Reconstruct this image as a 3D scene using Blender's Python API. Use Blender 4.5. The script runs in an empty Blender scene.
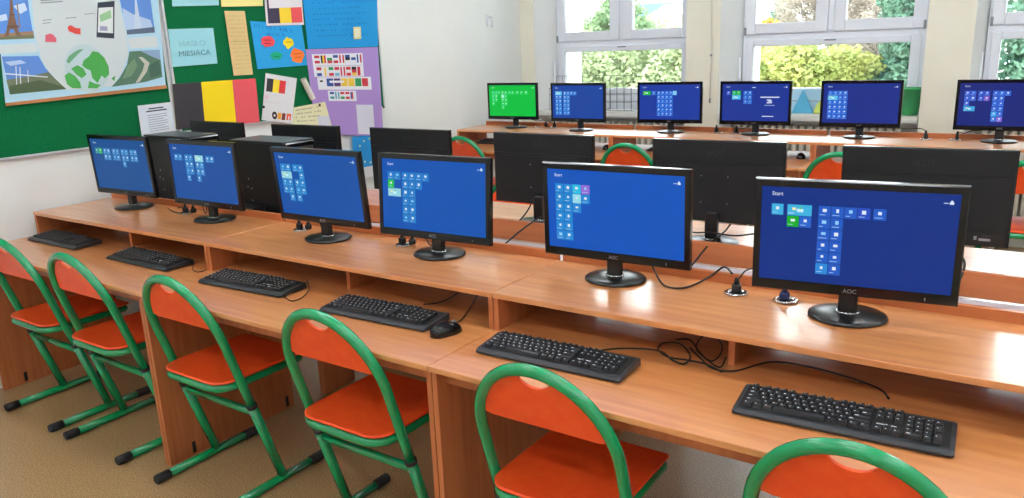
import bpy, bmesh, math, random
from mathutils import Vector, Matrix

PI = math.pi
scene = bpy.context.scene
COL = scene.collection
random.seed(7)


# ------------------------------------------------------------------ materials
def lin(c):
    out = []
    for v in c:
        v = v / 255.0
        out.append(v / 12.92 if v <= 0.04045 else ((v + 0.055) / 1.055) ** 2.4)
    return (out[0], out[1], out[2], 1.0)


def plain(name, rgb, rough=0.5, metal=0.0, spec=0.5, coat=0.0):
    m = bpy.data.materials.new(name)
    m.use_nodes = True
    b = m.node_tree.nodes['Principled BSDF']
    b.inputs['Base Color'].default_value = lin(rgb)
    b.inputs['Roughness'].default_value = rough
    b.inputs['Metallic'].default_value = metal
    b.inputs['Specular IOR Level'].default_value = spec
    b.inputs['Coat Weight'].default_value = coat
    b.inputs['Coat Roughness'].default_value = 0.08
    return m


def noisy(name, rgb1, rgb2, scale=40.0, detail=4.0, rough=0.5, spec=0.5, stretch=(1, 1, 1), lo=0.35, hi=0.65,
          bump=0.0, coat=0.0, third=None):
    m = plain(name, rgb1, rough, 0.0, spec, coat)
    nt = m.node_tree
    b = nt.nodes['Principled BSDF']
    tc = nt.nodes.new('ShaderNodeTexCoord')
    mp = nt.nodes.new('ShaderNodeMapping')
    mp.inputs['Scale'].default_value = stretch
    nz = nt.nodes.new('ShaderNodeTexNoise')
    nz.inputs['Scale'].default_value = scale
    nz.inputs['Detail'].default_value = detail
    rp = nt.nodes.new('ShaderNodeValToRGB')
    rp.color_ramp.elements[0].position = lo
    rp.color_ramp.elements[0].color = lin(rgb1)
    rp.color_ramp.elements[1].position = hi
    rp.color_ramp.elements[1].color = lin(rgb2)
    if third:
        e = rp.color_ramp.elements.new((lo + hi) / 2)
        e.color = lin(third)
    nt.links.new(tc.outputs['Object'], mp.inputs['Vector'])
    nt.links.new(mp.outputs['Vector'], nz.inputs['Vector'])
    nt.links.new(nz.outputs['Fac'], rp.inputs['Fac'])
    nt.links.new(rp.outputs['Color'], b.inputs['Base Color'])
    if bump:
        bp = nt.nodes.new('ShaderNodeBump')
        bp.inputs['Strength'].default_value = bump
        bp.inputs['Distance'].default_value = 0.002
        nt.links.new(nz.outputs['Fac'], bp.inputs['Height'])
        nt.links.new(bp.outputs['Normal'], b.inputs['Normal'])
    return m


def glow(name, rgb, strength):
    m = bpy.data.materials.new(name)
    m.use_nodes = True
    nt = m.node_tree
    b = nt.nodes['Principled BSDF']
    b.inputs['Base Color'].default_value = (0.01, 0.01, 0.012, 1)
    b.inputs['Roughness'].default_value = 0.35
    b.inputs['Specular IOR Level'].default_value = 0.05
    b.inputs['Emission Color'].default_value = lin(rgb)
    b.inputs['Emission Strength'].default_value = strength
    return m


def glass_mat(name):
    m = bpy.data.materials.new(name)
    m.use_nodes = True
    nt = m.node_tree
    nt.nodes.clear()
    out = nt.nodes.new('ShaderNodeOutputMaterial')
    mix = nt.nodes.new('ShaderNodeMixShader')
    tr = nt.nodes.new('ShaderNodeBsdfTransparent')
    gl = nt.nodes.new('ShaderNodeBsdfGlossy')
    gl.inputs['Roughness'].default_value = 0.02
    fr = nt.nodes.new('ShaderNodeFresnel')
    fr.inputs['IOR'].default_value = 1.45
    tr.inputs['Color'].default_value = (0.95, 0.98, 0.97, 1)
    nt.links.new(fr.outputs['Fac'], mix.inputs['Fac'])
    nt.links.new(tr.outputs['BSDF'], mix.inputs[1])
    nt.links.new(gl.outputs['BSDF'], mix.inputs[2])
    nt.links.new(mix.outputs['Shader'], out.inputs['Surface'])
    return m


def leaf_mat(name, rgb1, rgb2):
    m = noisy(name, rgb1, rgb2, scale=1.6, detail=3, rough=0.6, spec=0.25)
    b = m.node_tree.nodes['Principled BSDF']
    nt = m.node_tree
    tl = nt.nodes.new('ShaderNodeBsdfTranslucent')
    tl.inputs['Color'].default_value = lin(rgb2)
    mix = nt.nodes.new('ShaderNodeMixShader')
    mix.inputs['Fac'].default_value = 0.35
    out = nt.nodes['Material Output']
    nt.links.new(b.outputs['BSDF'], mix.inputs[1])
    nt.links.new(tl.outputs['BSDF'], mix.inputs[2])
    nt.links.new(mix.outputs['Shader'], out.inputs['Surface'])
    return m


M = {}
M['wood'] = noisy('beech_laminate', (200, 122, 64), (222, 150, 88), scale=7.0, detail=6, rough=0.40, spec=1.0,
                  stretch=(0.35, 6.0, 6.0), lo=0.3, hi=0.72, third=(210, 136, 76), coat=0.85)
M['wood'].node_tree.nodes['Principled BSDF'].inputs['Coat Roughness'].default_value = 0.19
M['wood_edge'] = noisy('beech_edge_banding', (198, 128, 70), (214, 148, 90), scale=9.0, detail=4, rough=0.4, spec=0.4,
                       stretch=(0.4, 5, 5))
M['wood_side'] = noisy('beech_laminate_shaded_upright', (172, 96, 56), (192, 116, 70), scale=7.0, detail=6, rough=0.35, spec=0.4,
                       stretch=(6.0, 6.0, 0.4), lo=0.3, hi=0.72)  # darker beech copy: shade of the upright faces put into the colour
M['wood_strip'] = noisy('beech_laminate_shaded_strip', (176, 96, 52), (196, 116, 68), scale=7.0, detail=6, rough=0.35, spec=0.4,
                        stretch=(0.35, 6.0, 6.0), lo=0.3, hi=0.72)  # top laminate toned down, the strips' weaker light put into the colour
M['green'] = plain('green_enamel', (0, 138, 80), 0.22, 0, 0.5, 0.4)
M['orange'] = noisy('orange_plywood', (234, 76, 28), (238, 86, 34), scale=30, detail=2, rough=0.38, spec=0.4)
M['rubber'] = plain('black_rubber', (32, 34, 36), 0.7)
M['black'] = plain('black_plastic', (21, 21, 23), 0.38, 0, 0.4)
M['gloss'] = plain('glossy_black_plastic', (15, 15, 16), 0.16, 0, 0.38)
M['base'] = plain('satin_black_plastic', (17, 17, 18), 0.3, 0, 0.45)
M['matte'] = noisy('matte_black_shell', (19, 19, 21), (25, 25, 27), scale=300, detail=2, rough=0.5, spec=0.32)
M['dark'] = plain('dark_recess', (12, 12, 13), 0.7)
M['grey'] = plain('grey_print', (140, 142, 146), 0.5)
M['emboss'] = plain('embossed_dark_grey', (29, 29, 32), 0.4)
M['chrome'] = plain('chrome', (210, 212, 215), 0.18, 1.0)
M['key'] = plain('keycap_black', (30, 32, 35), 0.5)
M['keyedge'] = plain('keyboard_grey_shell', (38, 41, 45), 0.42)
M['legend'] = plain('white_legend', (200, 204, 208), 0.5)
M['case'] = noisy('tower_black_steel', (18, 18, 19), (23, 22, 22), scale=120, detail=2, rough=0.45, spec=0.3)
M['casetop'] = plain('tower_top_sheen', (74, 80, 84), 0.38, 0.2)  # lighter than the case: reflected light on the tops put into the colour
M['blueplug'] = plain('blue_plug', (24, 34, 96), 0.4)
M['wall'] = noisy('white_emulsion', (236, 238, 235), (239, 241, 238), scale=3, detail=3, rough=0.7, spec=0.25)
M['beige'] = noisy('cream_emulsion', (232, 227, 208), (236, 231, 213), scale=3, detail=3, rough=0.7, spec=0.25)
M['ceil'] = plain('ceiling_white', (238, 238, 234), 0.85, 0, 0.2)
M['pvc'] = plain('white_window_plastic', (228, 231, 238), 0.3)
M['sill'] = plain('white_sill_stone', (228, 228, 222), 0.35)
M['radiator'] = plain('radiator_cream_enamel', (214, 208, 194), 0.4)
M['glass'] = glass_mat('window_glass')
M['whiteboard'] = plain('reflection_white_laminate', (226, 224, 230), 0.25)  # white stands in for the window reflection seen between the desk rows
M['metal'] = plain('aluminium_strip', (214, 216, 220), 0.32, 0.4)
M['felt'] = noisy('green_felt', (10, 92, 52), (18, 106, 62), scale=160, detail=3, rough=0.95, spec=0.1)
M['batten'] = plain('wooden_batten', (176, 116, 66), 0.5)
M['wire'] = plain('grey_wire', (84, 88, 92), 0.45)
M['paper'] = plain('white_paper', (232, 233, 236), 0.7)
M['concrete'] = plain('pale_render', (214, 208, 196), 0.8)


def floor_mat():
    m = noisy('speckled_linoleum', (132, 104, 70), (204, 172, 128), scale=210, detail=3, rough=0.3, spec=0.5,
              lo=0.36, hi=0.64, third=(160, 126, 84))
    return m


M['floor'] = floor_mat()
C_CACHE = {}


def flat(rgb, rough=0.65):
    k = ('p',) + tuple(rgb) + (rough,)
    if k not in C_CACHE:
        C_CACHE[k] = plain('print_%02x%02x%02x' % tuple(int(v) for v in rgb), rgb, rough, 0, 0.2)
    return C_CACHE[k]


def lit(rgb, s=1.0):
    k = ('e',) + tuple(rgb) + (s,)
    if k not in C_CACHE:
        C_CACHE[k] = glow('screen_%02x%02x%02x' % tuple(int(v) for v in rgb), rgb, s)
    return C_CACHE[k]


# ------------------------------------------------------------------ mesh builder
class MB:
    def __init__(self):
        self.v, self.f, self.m, self.s, self.mats = [], [], [], [], []

    def mi(self, mat):
        if mat not in self.mats:
            self.mats.append(mat)
        return self.mats.index(mat)

    def add(self, verts, faces, mat, smooth=False):
        o = len(self.v)
        self.v += [tuple(q) for q in verts]
        k = self.mi(mat)
        for f in faces:
            self.f.append(tuple(o + i for i in f))
            self.m.append(k)
            self.s.append(smooth)
        return self

    def box(self, lo, hi, mat, bev=0.0, rot=None, seg=1):
        bm = bmesh.new()
        bmesh.ops.create_cube(bm, size=1.0)
        sx, sy, sz = (hi[i] - lo[i] for i in range(3))
        c = Vector([(hi[i] + lo[i]) / 2 for i in range(3)])
        for v in bm.verts:
            v.co = Vector((v.co.x * sx, v.co.y * sy, v.co.z * sz))
        if bev > 0:
            bmesh.ops.bevel(bm, geom=list(bm.edges), offset=min(bev, 0.45 * min(sx, sy, sz)), segments=seg, affect='EDGES', profile=0.6)
        if rot is not None:
            bmesh.ops.transform(bm, matrix=rot, verts=bm.verts)
        bmesh.ops.translate(bm, vec=c, verts=bm.verts)
        bm.verts.index_update()
        self.add([v.co.copy() for v in bm.verts], [[v.index for v in f.verts] for f in bm.faces], mat)
        bm.free()
        return self

    def tube(self, pts, r, mat, seg=10, closed=False, caps=True, rz=None):
        pts = [Vector(q) for q in pts]
        n = len(pts)
        rs = r if isinstance(r, (list, tuple)) else [r] * n
        rings = []
        prev = None
        for i in range(n):
            if closed:
                t = (pts[(i + 1) % n] - pts[i - 1])
            else:
                t = pts[min(i + 1, n - 1)] - pts[max(i - 1, 0)]
            t.normalize()
            if prev is None:
                a = Vector((0, 0, 1)) if abs(t.z) < 0.9 else Vector((1, 0, 0))
                u = (a - t * a.dot(t)).normalized()
            else:
                u = (prev - t * prev.dot(t))
                u = u.normalized() if u.length > 1e-6 else t.orthogonal().normalized()
            prev = u
            w = t.cross(u)
            rings.append([pts[i] + (u * math.cos(2 * PI * k / seg) + w * math.sin(2 * PI * k / seg)) * rs[i] for k in range(seg)])
        vs = [q for ring in rings for q in ring]
        fs = []
        m = n if closed else n - 1
        for i in range(m):
            j = (i + 1) % n
            for k in range(seg):
                l = (k + 1) % seg
                fs.append((i * seg + k, i * seg + l, j * seg + l, j * seg + k))
        self.add(vs, fs, mat, True)
        if not closed and caps:
            self.add(rings[0], [tuple(range(seg - 1, -1, -1))], mat)
            self.add(rings[-1], [tuple(range(seg))], mat)
        return self

    def prism(self, poly, a, b, mat, axis='z', capmat=None):
        """poly: list of 2D points; extruded along axis from a to b"""
        def P(q, t):
            if axis == 'z':
                return (q[0], q[1], t)
            if axis == 'y':
                return (q[0], t, q[1])
            return (t, q[0], q[1])
        n = len(poly)
        vs = [P(q, a) for q in poly] + [P(q, b) for q in poly]
        fs = [(i, (i + 1) % n, n + (i + 1) % n, n + i) for i in range(n)]
        self.add(vs, fs, mat)
        self.add(vs, [tuple(range(n - 1, -1, -1)), tuple(range(n, 2 * n))], capmat or mat)
        return self

    def lathe(self, prof, mat, seg=28, c=(0, 0, 0), sx=1.0, sy=1.0):
        vs, fs = [], []
        n = len(prof)
        for k in range(seg):
            a = 2 * PI * k / seg
            for (r, z) in prof:
                vs.append((c[0] + r * math.cos(a) * sx, c[1] + r * math.sin(a) * sy, c[2] + z))
        for k in range(seg):
            l = (k + 1) % seg
            for i in range(n - 1):
                fs.append((k * n + i, l * n + i, l * n + i + 1, k * n + i + 1))
        self.add(vs, fs, mat, True)
        for i, rev in ((0, True), (n - 1, False)):
            if prof[i][0] > 1e-5:
                ring = [k * n + i for k in range(seg)]
                self.add(vs, [ring[::-1] if rev else ring], mat)
        return self

    def ball(self, c, r, mat, sc=(1, 1, 1), seg=12, rings=8):
        vs, fs = [], []
        for i in range(rings + 1):
            th = PI * i / rings
            for k in range(seg):
                a = 2 * PI * k / seg
                vs.append((c[0] + r * sc[0] * math.sin(th) * math.cos(a), c[1] + r * sc[1] * math.sin(th) * math.sin(a), c[2] + r * sc[2] * math.cos(th)))
        for i in range(rings):
            for k in range(seg):
                l = (k + 1) % seg
                fs.append((i * seg + k, (i + 1) * seg + k, (i + 1) * seg + l, i * seg + l))
        self.add(vs, fs, mat, True)
        return self

    def mesh(self, name, weld=True):
        me = bpy.data.meshes.new(name)
        me.from_pydata(self.v, [], self.f)
        for mt in self.mats:
            me.materials.append(mt)
        me.polygons.foreach_set('material_index', self.m)
        me.polygons.foreach_set('use_smooth', self.s)
        if weld:
            bm = bmesh.new()
            bm.from_mesh(me)
            bmesh.ops.remove_doubles(bm, verts=bm.verts, dist=1e-6)
            bmesh.ops.recalc_face_normals(bm, faces=bm.faces)
            bm.to_mesh(me)
            bm.free()
        me.update()
        return me

    def build(self, name, parent=None, label=None, weld=True, loc=None, rot=None):
        o = bpy.data.objects.new(name, self.mesh(name, weld))
        COL.objects.link(o)
        if parent is not None:
            o.parent = parent
        if label:
            o['label'] = label
        if loc is not None:
            o.location = loc
        if rot is not None:
            o.rotation_euler = rot
        return o


def tag(o, label=None, cat=None, group=None, kind=None):
    if label:
        o['label'] = label
    if cat:
        o['category'] = cat
    if group:
        o['group'] = group
    if kind:
        o['kind'] = kind
    return o


def thing(name, label, cat, loc=(0, 0, 0), rz=0.0, group=None):
    o = bpy.data.objects.new(name, None)
    COL.objects.link(o)
    o.empty_display_size = 0.1
    o.location = loc
    o.rotation_euler = (0, 0, rz)
    return tag(o, label, cat, group)


def kids(o):
    return [c for c in bpy.data.objects if c.parent is o]


def copy_tree(o, parent=None, tree=None):
    c = o.copy()
    COL.objects.link(c)
    c.parent = parent
    for ch in kids(o):
        copy_tree(ch, c)
    return c


def struct(mb, name, label=None, parent=None, weld=True):
    o = mb.build(name, parent, None, weld)
    o['kind'] = 'structure'
    if label:
        o['label'] = label
    return o


def curve_pts(pts, n=8):
    """Catmull-Rom through 3D points"""
    P = [Vector(q) for q in pts]
    P = [P[0] * 2 - P[1]] + P + [P[-1] * 2 - P[-2]]
    out = []
    for i in range(1, len(P) - 2):
        for k in range(n):
            t = k / n
            a, b, c, d = P[i - 1], P[i], P[i + 1], P[i + 2]
            out.append(0.5 * ((2 * b) + (c - a) * t + (2 * a - 5 * b + 4 * c - d) * t * t + (3 * b - a - 3 * c + d) * t ** 3))
    out.append(P[-2].copy())
    return out


def text_faces(s, size=1.0):
    cu = bpy.data.curves.new('txt', 'FONT')
    cu.body = s
    cu.size = size
    cu.align_x = 'LEFT'
    cu.resolution_u = 3
    ob = bpy.data.objects.new('txt', cu)
    COL.objects.link(ob)
    bpy.context.view_layer.update()
    me = bpy.data.meshes.new_from_object(ob.evaluated_get(bpy.context.evaluated_depsgraph_get()))
    vs = [(v.co.x, v.co.y) for v in me.vertices]
    fs = [tuple(f.vertices) for f in me.polygons]
    bpy.data.objects.remove(ob)
    bpy.data.curves.remove(cu)
    bpy.data.meshes.remove(me)
    return vs, fs
SKY, LAMP, SCREEN, EXPO = 11.0, 63.0, 0.95, 0.0


# ------------------------------------------------------------------ the room
XL, XR, YF, YB, ZC = -0.52, 6.6, -4.2, 4.72, 3.5
YO = 5.45     # outer face of the window wall
YW = 4.96     # window plane
struct(MB().box((XL - .2, YF - .2, -.12), (XR + .2, YO, 0), M['floor']), 'floor', 'speckled brown linoleum floor')
struct(MB().box((XL - .2, YF - .2, ZC), (XR + .2, YO, ZC + .15), M['ceil']), 'ceiling')
struct(MB().box((XL - .2, YF - .2, 0), (XL, YO, ZC), M['wall']), 'wall_left', 'white painted wall with the notice boards')
struct(MB().box((XR, YF - .2, 0), (XR + .2, YO, ZC), M['wall']), 'wall_right')
struct(MB().box((XL, YF - .2, 0), (XR, YF, ZC), M['wall']), 'wall_front')

WIN = [(-.36, 1.19, -.25, 1.17), (1.49, 3.04, 1.61, 3.025), (3.345, 4.86, 3.41, 4.83)]
ZS, ZH = 0.99, 3.15
wb = MB()
edges = [(XL, XL)] + [(w[1], w[3]) for w in WIN]
nexts = [(w[0], w[2]) for w in WIN] + [(XR, XR)]
for (a, ai), (b, bi) in zip(edges, nexts):
    wb.prism([(a, YB), (b, YB), (bi, YW + .05), (bi, YO), (ai, YO), (ai, YW + .05)], 0, ZC, M['wall'])
    wb.box((a + .001, YB - .003, 0), (b - .001, YB + .001, ZC), M['beige'])
for (a, b, ai, bi) in WIN:
    wb.prism([(a - .01, YB), (b + .01, YB), (bi + .01, YO), (ai - .01, YO)], ZH, ZC, M['wall'])
    wb.box((ai - .05, YW + .02, 0), (bi + .05, YO, ZS - .03), M['wall'])
struct(wb, 'wall_back', 'window wall with cream pillars between three windows', weld=False)

for i, (a, b, ai, bi) in enumerate(WIN):
    root = bpy.data.objects.new('window_%d' % (i + 1), None)
    COL.objects.link(root)
    tag(root, ['white window nearest the green notice boards', 'white window in the middle behind the desks', 'white window beyond the second cream pillar'][i], None, None, 'structure')
    root.location = (ai, YW, ZS)
    W = bi - ai
    H = ZH - ZS
    f = MB()
    P = M['pvc']
    d0, d1 = 0.0, 0.07
    f.box((0, d0, 0), (.05, d1, H), P, .004)
    f.box((W - .06, d0, 0), (W, d1, H), P, .004)
    f.box((.05, d0, 0), (W - .06, d1, .07), P, .004)
    f.box((.05, d0, H - .05), (W - .06, d1, H), P, .004)
    f.box((.05, d0, .575), (W - .06, d1, .66), P, .004)
    xm = W * .5
    f.box((xm - .03, d0 + .004, .65), (xm + .03, d1, H - .05), P, .004)
    struct(f, 'window_frame', None, root)
    # lower sash
    s = MB()
    s.box((.03, d0 - .015, .04), (.092, d1 - .02, .60), P, .006)
    s.box((W - .115, d0 - .015, .04), (W - .04, d1 - .02, .60), P, .006)
    s.box((.092, d0 - .015, .04), (W - .115, d1 - .02, .20), P, .006)
    s.box((.092, d0 - .015, .545), (W - .115, d1 - .02, .60), P, .006)
    s.box((xm - .04, d0 - .024, .577), (xm + .05, d0 - .014, .588), M['grey'], .002)
    lo = struct(s, 'lower_sash', None, root)
    struct(MB().box((.09, d0 + .02, .195), (W - .11, d0 + .024, .55), M['glass']), 'pane', None, lo)
    for k, (x0, x1) in enumerate([(.012, xm - .022), (xm + .022, W - .012)]):
        u = MB()
        fw = .088
        z0, z1 = .645, H - .02
        u.box((x0, d0 - .02, z0), (x0 + fw, d1 - .02, z1), P, .006)
        u.box((x1 - fw - .012, d0 - .02, z0), (x1, d1 - .02, z1), P, .006)
        u.box((x0 + fw, d0 - .02, z0), (x1 - fw - .012, d1 - .02, z0 + fw), P, .006)
        u.box((x0 + fw, d0 - .02, z1 - fw), (x1 - fw - .012, d1 - .02, z1), P, .006)
        uo = struct(u, 'upper_sash', None, root)
        struct(MB().box((x0 + fw - .004, d0 + .02, z0 + fw - .004), (x1 - fw - .008, d0 + .024, z1 - fw + .004), M['glass']), 'pane', None, uo)
        hb = MB()
        hx = x0 + .012 if k == 0 else x1 - .012
        hb.box((hx - .012, d0 - .032, z0 - .005), (hx + .006, d0 - .02, z0 + .06), M['grey'], .003)
        struct(hb, 'hinge', None, uo)
    rb = MB()
    rb.tube([(-.012, -.03, .1), (-.012, -.03, .46)], .011, P, 8)
    struct(rb, 'guide_rail', None, root)
    sl = MB()
    sl.prism([(a + .002, YB - .025), (b - .002, YB - .025), (bi - .002, YW - .002), (ai + .002, YW - .002)], ZS - .045, ZS, M['sill'])
    so = struct(sl, 'window_sill')
    so.parent = root
    so.matrix_parent_inverse = Matrix.Translation((-ai, -YW, -ZS))
    # radiator under the sill
    r = thing('radiator', ['cream ribbed radiator under the window nearest the notice boards', 'cream ribbed radiator under the middle window',
                           'cream ribbed radiator under the window beyond the second pillar'][i], 'radiator', ((a + b) / 2, YB + .13, 0), 0, 'radiators under the windows')
    n = 22
    fm = MB()
    for k in range(n):
        x = (k - (n - 1) / 2) * .06
        fm.box((x - .022, -.05, .16), (x + .022, .05, .895), M['radiator'], .02, None, 2)
    fm.tube([(-n * .03, 0, .22), (n * .03, 0, .22)], .022, M['radiator'], 10)
    fm.tube([(-n * .03, 0, .84), (n * .03, 0, .84)], .022, M['radiator'], 10)
    fm.build('ribs', r)
    for sx in (-1, 1):
        MB().box((sx * .5 - .02, -.03, 0), (sx * .5 + .02, .03, .17), M['radiator'], .004).build('foot', r)

# ceiling lamps
tube_m = glow('fluorescent_tube', (238, 246, 255), 1.0)
tube_m.node_tree.nodes['Principled BSDF'].inputs['Emission Strength'].default_value = LAMP
for ix, x in enumerate((.9, 3.2, 5.4)):
    for iy, y in enumerate((-2.6, -.2, 2.3)):
        l = thing('ceiling_lamp', 'white twin tube ceiling lamp %s, %s' % (('nearest the notice board wall', 'over the middle of the room', 'nearest the wall opposite the boards')[ix],
                  ('behind the camera', 'above the front desks', 'above the back desks')[iy]), 'lamp', (x, y, ZC), 0, 'ceiling lamps')
        MB().box((-.62, -.14, -.05), (.62, .14, -.001), M['ceil'], .01).build('housing', l)
        for sy in (-.07, .07):
            MB().tube([(-.58, sy, -.075), (.58, sy, -.075)], .019, tube_m, 10).build('tube', l)

# cord on the cream pillar
cd = thing('blind_cord', 'thin hanging blind cord on the cream pillar', 'cord', (1.42, YB - .018, 1.1))
MB().tube([(0, 0, 0), (.002, 0, .38), (-.012, 0, 1.3)], .004, M['concrete'], 6).build('cord', cd)
MB().ball((.001, 0, .38), .011, M['grey']).build('bead', cd)
MB().lathe([(.0, -.02), (.009, -.018), (.007, .02), (.0, .022)], M['grey'], 10).build('weight', cd)

# hook on the left wall
hk = thing('wall_hook', 'small white hook on the white wall near the window corner', 'hook', (XL, 4.18, 1.85))
MB().box((.0005, -.018, -.05), (.012, .018, .06), M['pvc'], .005).build('plate', hk)
MB().tube(curve_pts([(.01, 0, .03), (.05, 0, .03), (.06, 0, -.01), (.045, 0, -.045), (.055, 0, -.06)]), .008, M['paper'], 8).build('hook', hk)

# ------------------------------------------------------------------ on the window sills
wr = thing('wire_rack', 'thin dark wire rack standing on the sill of the window nearest the boards', 'rack', (.19, 4.86, ZS))
w_ = MB()
rw = .0022
for yy, zt in ((-.07, .21), (.07, .32)):
    for zz in (.006, .08, .15, zt):
        w_.tube([(-.44, yy, zz), (.45, yy, zz)], rw, M['wire'], 6)
    for k in range(13):
        x = -.44 + .89 * k / 12
        w_.tube([(x, yy, .004), (x, yy, zt)], rw, M['wire'], 6)
w_.build('wire_mesh', wr)
e_ = MB()
for x in (-.44, -.15, .16, .45):
    e_.tube([(x, -.07, .21), (x, -.07, .006), (x, .07, .006), (x, .07, .32)], rw, M['wire'], 6)
e_.build('side_wires', wr)

tri = thing('paper_triangle', 'tall blue triangle ornament on the sill of the middle window', 'ornament', (2.155, 4.87, ZS))
MB().prism([(-.085, .002), (.085, .002), (0, .195)], -.012, .012, plain('blue_card', (84, 170, 206), .6), 'y').build('triangle', tri)
MB().box((-.06, -.012, .0005), (.06, .05, .004), plain('blue_card_foot', (96, 178, 210), .6)).build('foot', tri)
fan = thing('paper_fan', 'yellow and green rounded ornament beside the blue triangle on the sill', 'ornament', (2.275, 4.88, ZS))
arc = [(.09 - .12 * math.cos(t * PI / 20), .002 + .125 * math.sin(t * PI / 20)) for t in range(0, 11)] + [(.09, .002)]
MB().prism(arc, -.01, .01, plain('yellow_green_card', (190, 206, 96), .6), 'y').build('disc', fan)
arc2 = [(.09 - .075 * math.cos(t * PI / 20), .003 + .08 * math.sin(t * PI / 20)) for t in range(0, 11)] + [(.09, .003)]
MB().prism(arc2, -.0115, -.0102, plain('pale_yellow_card', (224, 220, 120), .6), 'y').build('inner_disc', fan)

bc = thing('frame_tint_sheet', 'added pale blue sheet standing in for the bluish lower frame behind the blue triangle', 'card', (2.17, 4.922, ZS))  # added sheet imitating the pale blue tint of the lower window frame
MB().box((-.15, 0, .0005), (.17, .006, .192), plain('frame_tint_blue', (176, 214, 234), .55)).build('card', bc)
MB().box((-.15, -.0012, .092), (.17, -.0002, .099), M['grey']).build('line', bc)
pot = thing('plant_pot', 'green plastic pot on the sill beside the second cream pillar', 'pot', (2.955, 4.862, ZS))
MB().lathe([(0, .001), (.055, .001), (.062, .012), (.078, .19), (.084, .192), (.084, .208), (.074, .208), (.07, .19), (.0, .17)],
           plain('green_pot', (52, 150, 86), .4), 24).build('pot_body', pot)


# ------------------------------------------------------------------ notice boards and what hangs on them
XB = XL + .02


def board(label, y0, y1, z0, z1):
    b = thing('notice_board', label, 'notice board', (XL, (y0 + y1) / 2, z0))
    h, w = z1 - z0, (y1 - y0) / 2
    MB().box((.0005, -w, 0), (.018, w, h), M['felt']).build('felt_panel', b)
    fr = MB()
    t = .014
    fr.box((.0005, -w - t, -t), (.022, w + t, 0), M['metal'], .002)
    fr.box((.0005, -w - t, h), (.022, w + t, h + t), M['metal'], .002)
    fr.box((.0005, -w - t, 0), (.022, -w, h), M['metal'], .002)
    fr.box((.0005, w, 0), (.022, w + t, h), M['metal'], .002)
    fr.build('frame', b)
    return b


board('green felt notice board behind the framed travel poster', -1.0, .882, 1.178, 2.42)
board('green felt notice board covered with flags and coloured papers', .93, 2.705, 1.2, 2.42)


def sheet(name, label, cat, poly, layer, rgb, prints=(), group=None, part=None):
    """a flat sheet pinned to the board: poly in (y, z) on the wall, prints are inked shapes on its face"""
    cy = sum(q[0] for q in poly) / len(poly)
    cz = sum(q[1] for q in poly) / len(poly)
    x0 = .001 + .0026 * layer
    mb = MB()
    rel = lambda pl: [(a - cy, b - cz) for a, b in pl]
    mb.prism(rel(poly), x0, x0 + .0012, flat(rgb), 'x')
    for k, (pl, c) in enumerate(prints):
        x = x0 + .00125 + .00004 * k
        mb.add([(x, a, b) for a, b in rel(pl)], [tuple(range(len(pl)))], flat(c))
    o = mb.build(name, None, None, weld=False, loc=(XB, cy, cz))
    return tag(o, label, cat, group)


def bil(q, u, v):
    """point in a quad TL, TR, BR, BL"""
    a = [q[0][i] + (q[1][i] - q[0][i]) * u for i in (0, 1)]
    b = [q[3][i] + (q[2][i] - q[3][i]) * u for i in (0, 1)]
    return (a[0] + (b[0] - a[0]) * v, a[1] + (b[1] - a[1]) * v)


def sub(q, u0, v0, u1, v1):
    return [bil(q, u0, v0), bil(q, u1, v0), bil(q, u1, v1), bil(q, u0, v1)]


def disc(q, u, v, r, n=18, ry=None, a0=0, a1=2 * PI, wob=0):
    c = bil(q, u, v)
    rnd = random.Random(int(u * 999 + v * 77))
    out = []
    for i in range(n):
        a = a0 + (a1 - a0) * i / n
        k = 1 + wob * (rnd.random() - .5)
        out.append((c[0] + r * k * math.cos(a), c[1] + (ry or r) * k * math.sin(a)))
    return out


def scribble(q, u0, u1, v, col, seed=1, h=.028, tilt=0.0):
    rnd = random.Random(seed)
    out = []
    u = u0
    while u < u1 - .01:
        w = .018 + rnd.random() * .035
        if rnd.random() < .82:
            dv = h * (.5 + rnd.random() * .6)
            vv = v + tilt * (u - u0)
            out.append((sub(q, u, vv - dv, min(u + w * .45, u1), vv + dv * .4), col))
        u += w
    return out


def words(q, s, u, v, size, col, uscale=None):
    """lettering laid into a quad; u, v of its lower left, size as a share of the height"""
    vs, fs = text_faces(s)
    w = max(a for a, _ in vs)
    us = uscale / w if uscale else None
    out = []
    hq = math.dist(q[0], q[3])
    wq = math.dist(q[0], q[1])
    for f in fs:
        out.append(([bil(q, u + vs[i][0] * (us or size * hq / wq), v - vs[i][1] * size) for i in f], col))
    return out


INK = (58, 62, 74)
# travel poster with its wooden batten
P0 = [(0.032, 1.998), (0.899, 2.027), (0.864, 1.48), (-0.023, 1.444)]
tp = thing('travel_poster', 'large travel poster with globe, phone and four photographs on the left board', 'poster', (XB, .42, 1.45))
mb = MB()
rel = lambda pl: [(a - .42, b - 1.45) for a, b in pl]
mb.prism(rel(P0), .003, .0045, flat((176, 214, 232)), 'x')
pr = []
pr.append(([(0.2, 2.004), (0.661, 2.019), (0.658, 1.903), (0.672, 1.763), (0.663, 1.659), (0.612, 1.568), (0.541, 1.492), (0.287, 1.49), (0.227, 1.556), (0.192, 1.639), (0.178, 1.749)], (206, 214, 216)))
pr.append(([(-0.01, 1.729), (0.175, 1.735), (0.181, 1.69), (-0.014, 1.686)], (206, 214, 216)))
pr.append(([(0.673, 1.752), (0.851, 1.76), (0.854, 1.698), (0.675, 1.692)], (206, 214, 216)))
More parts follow.
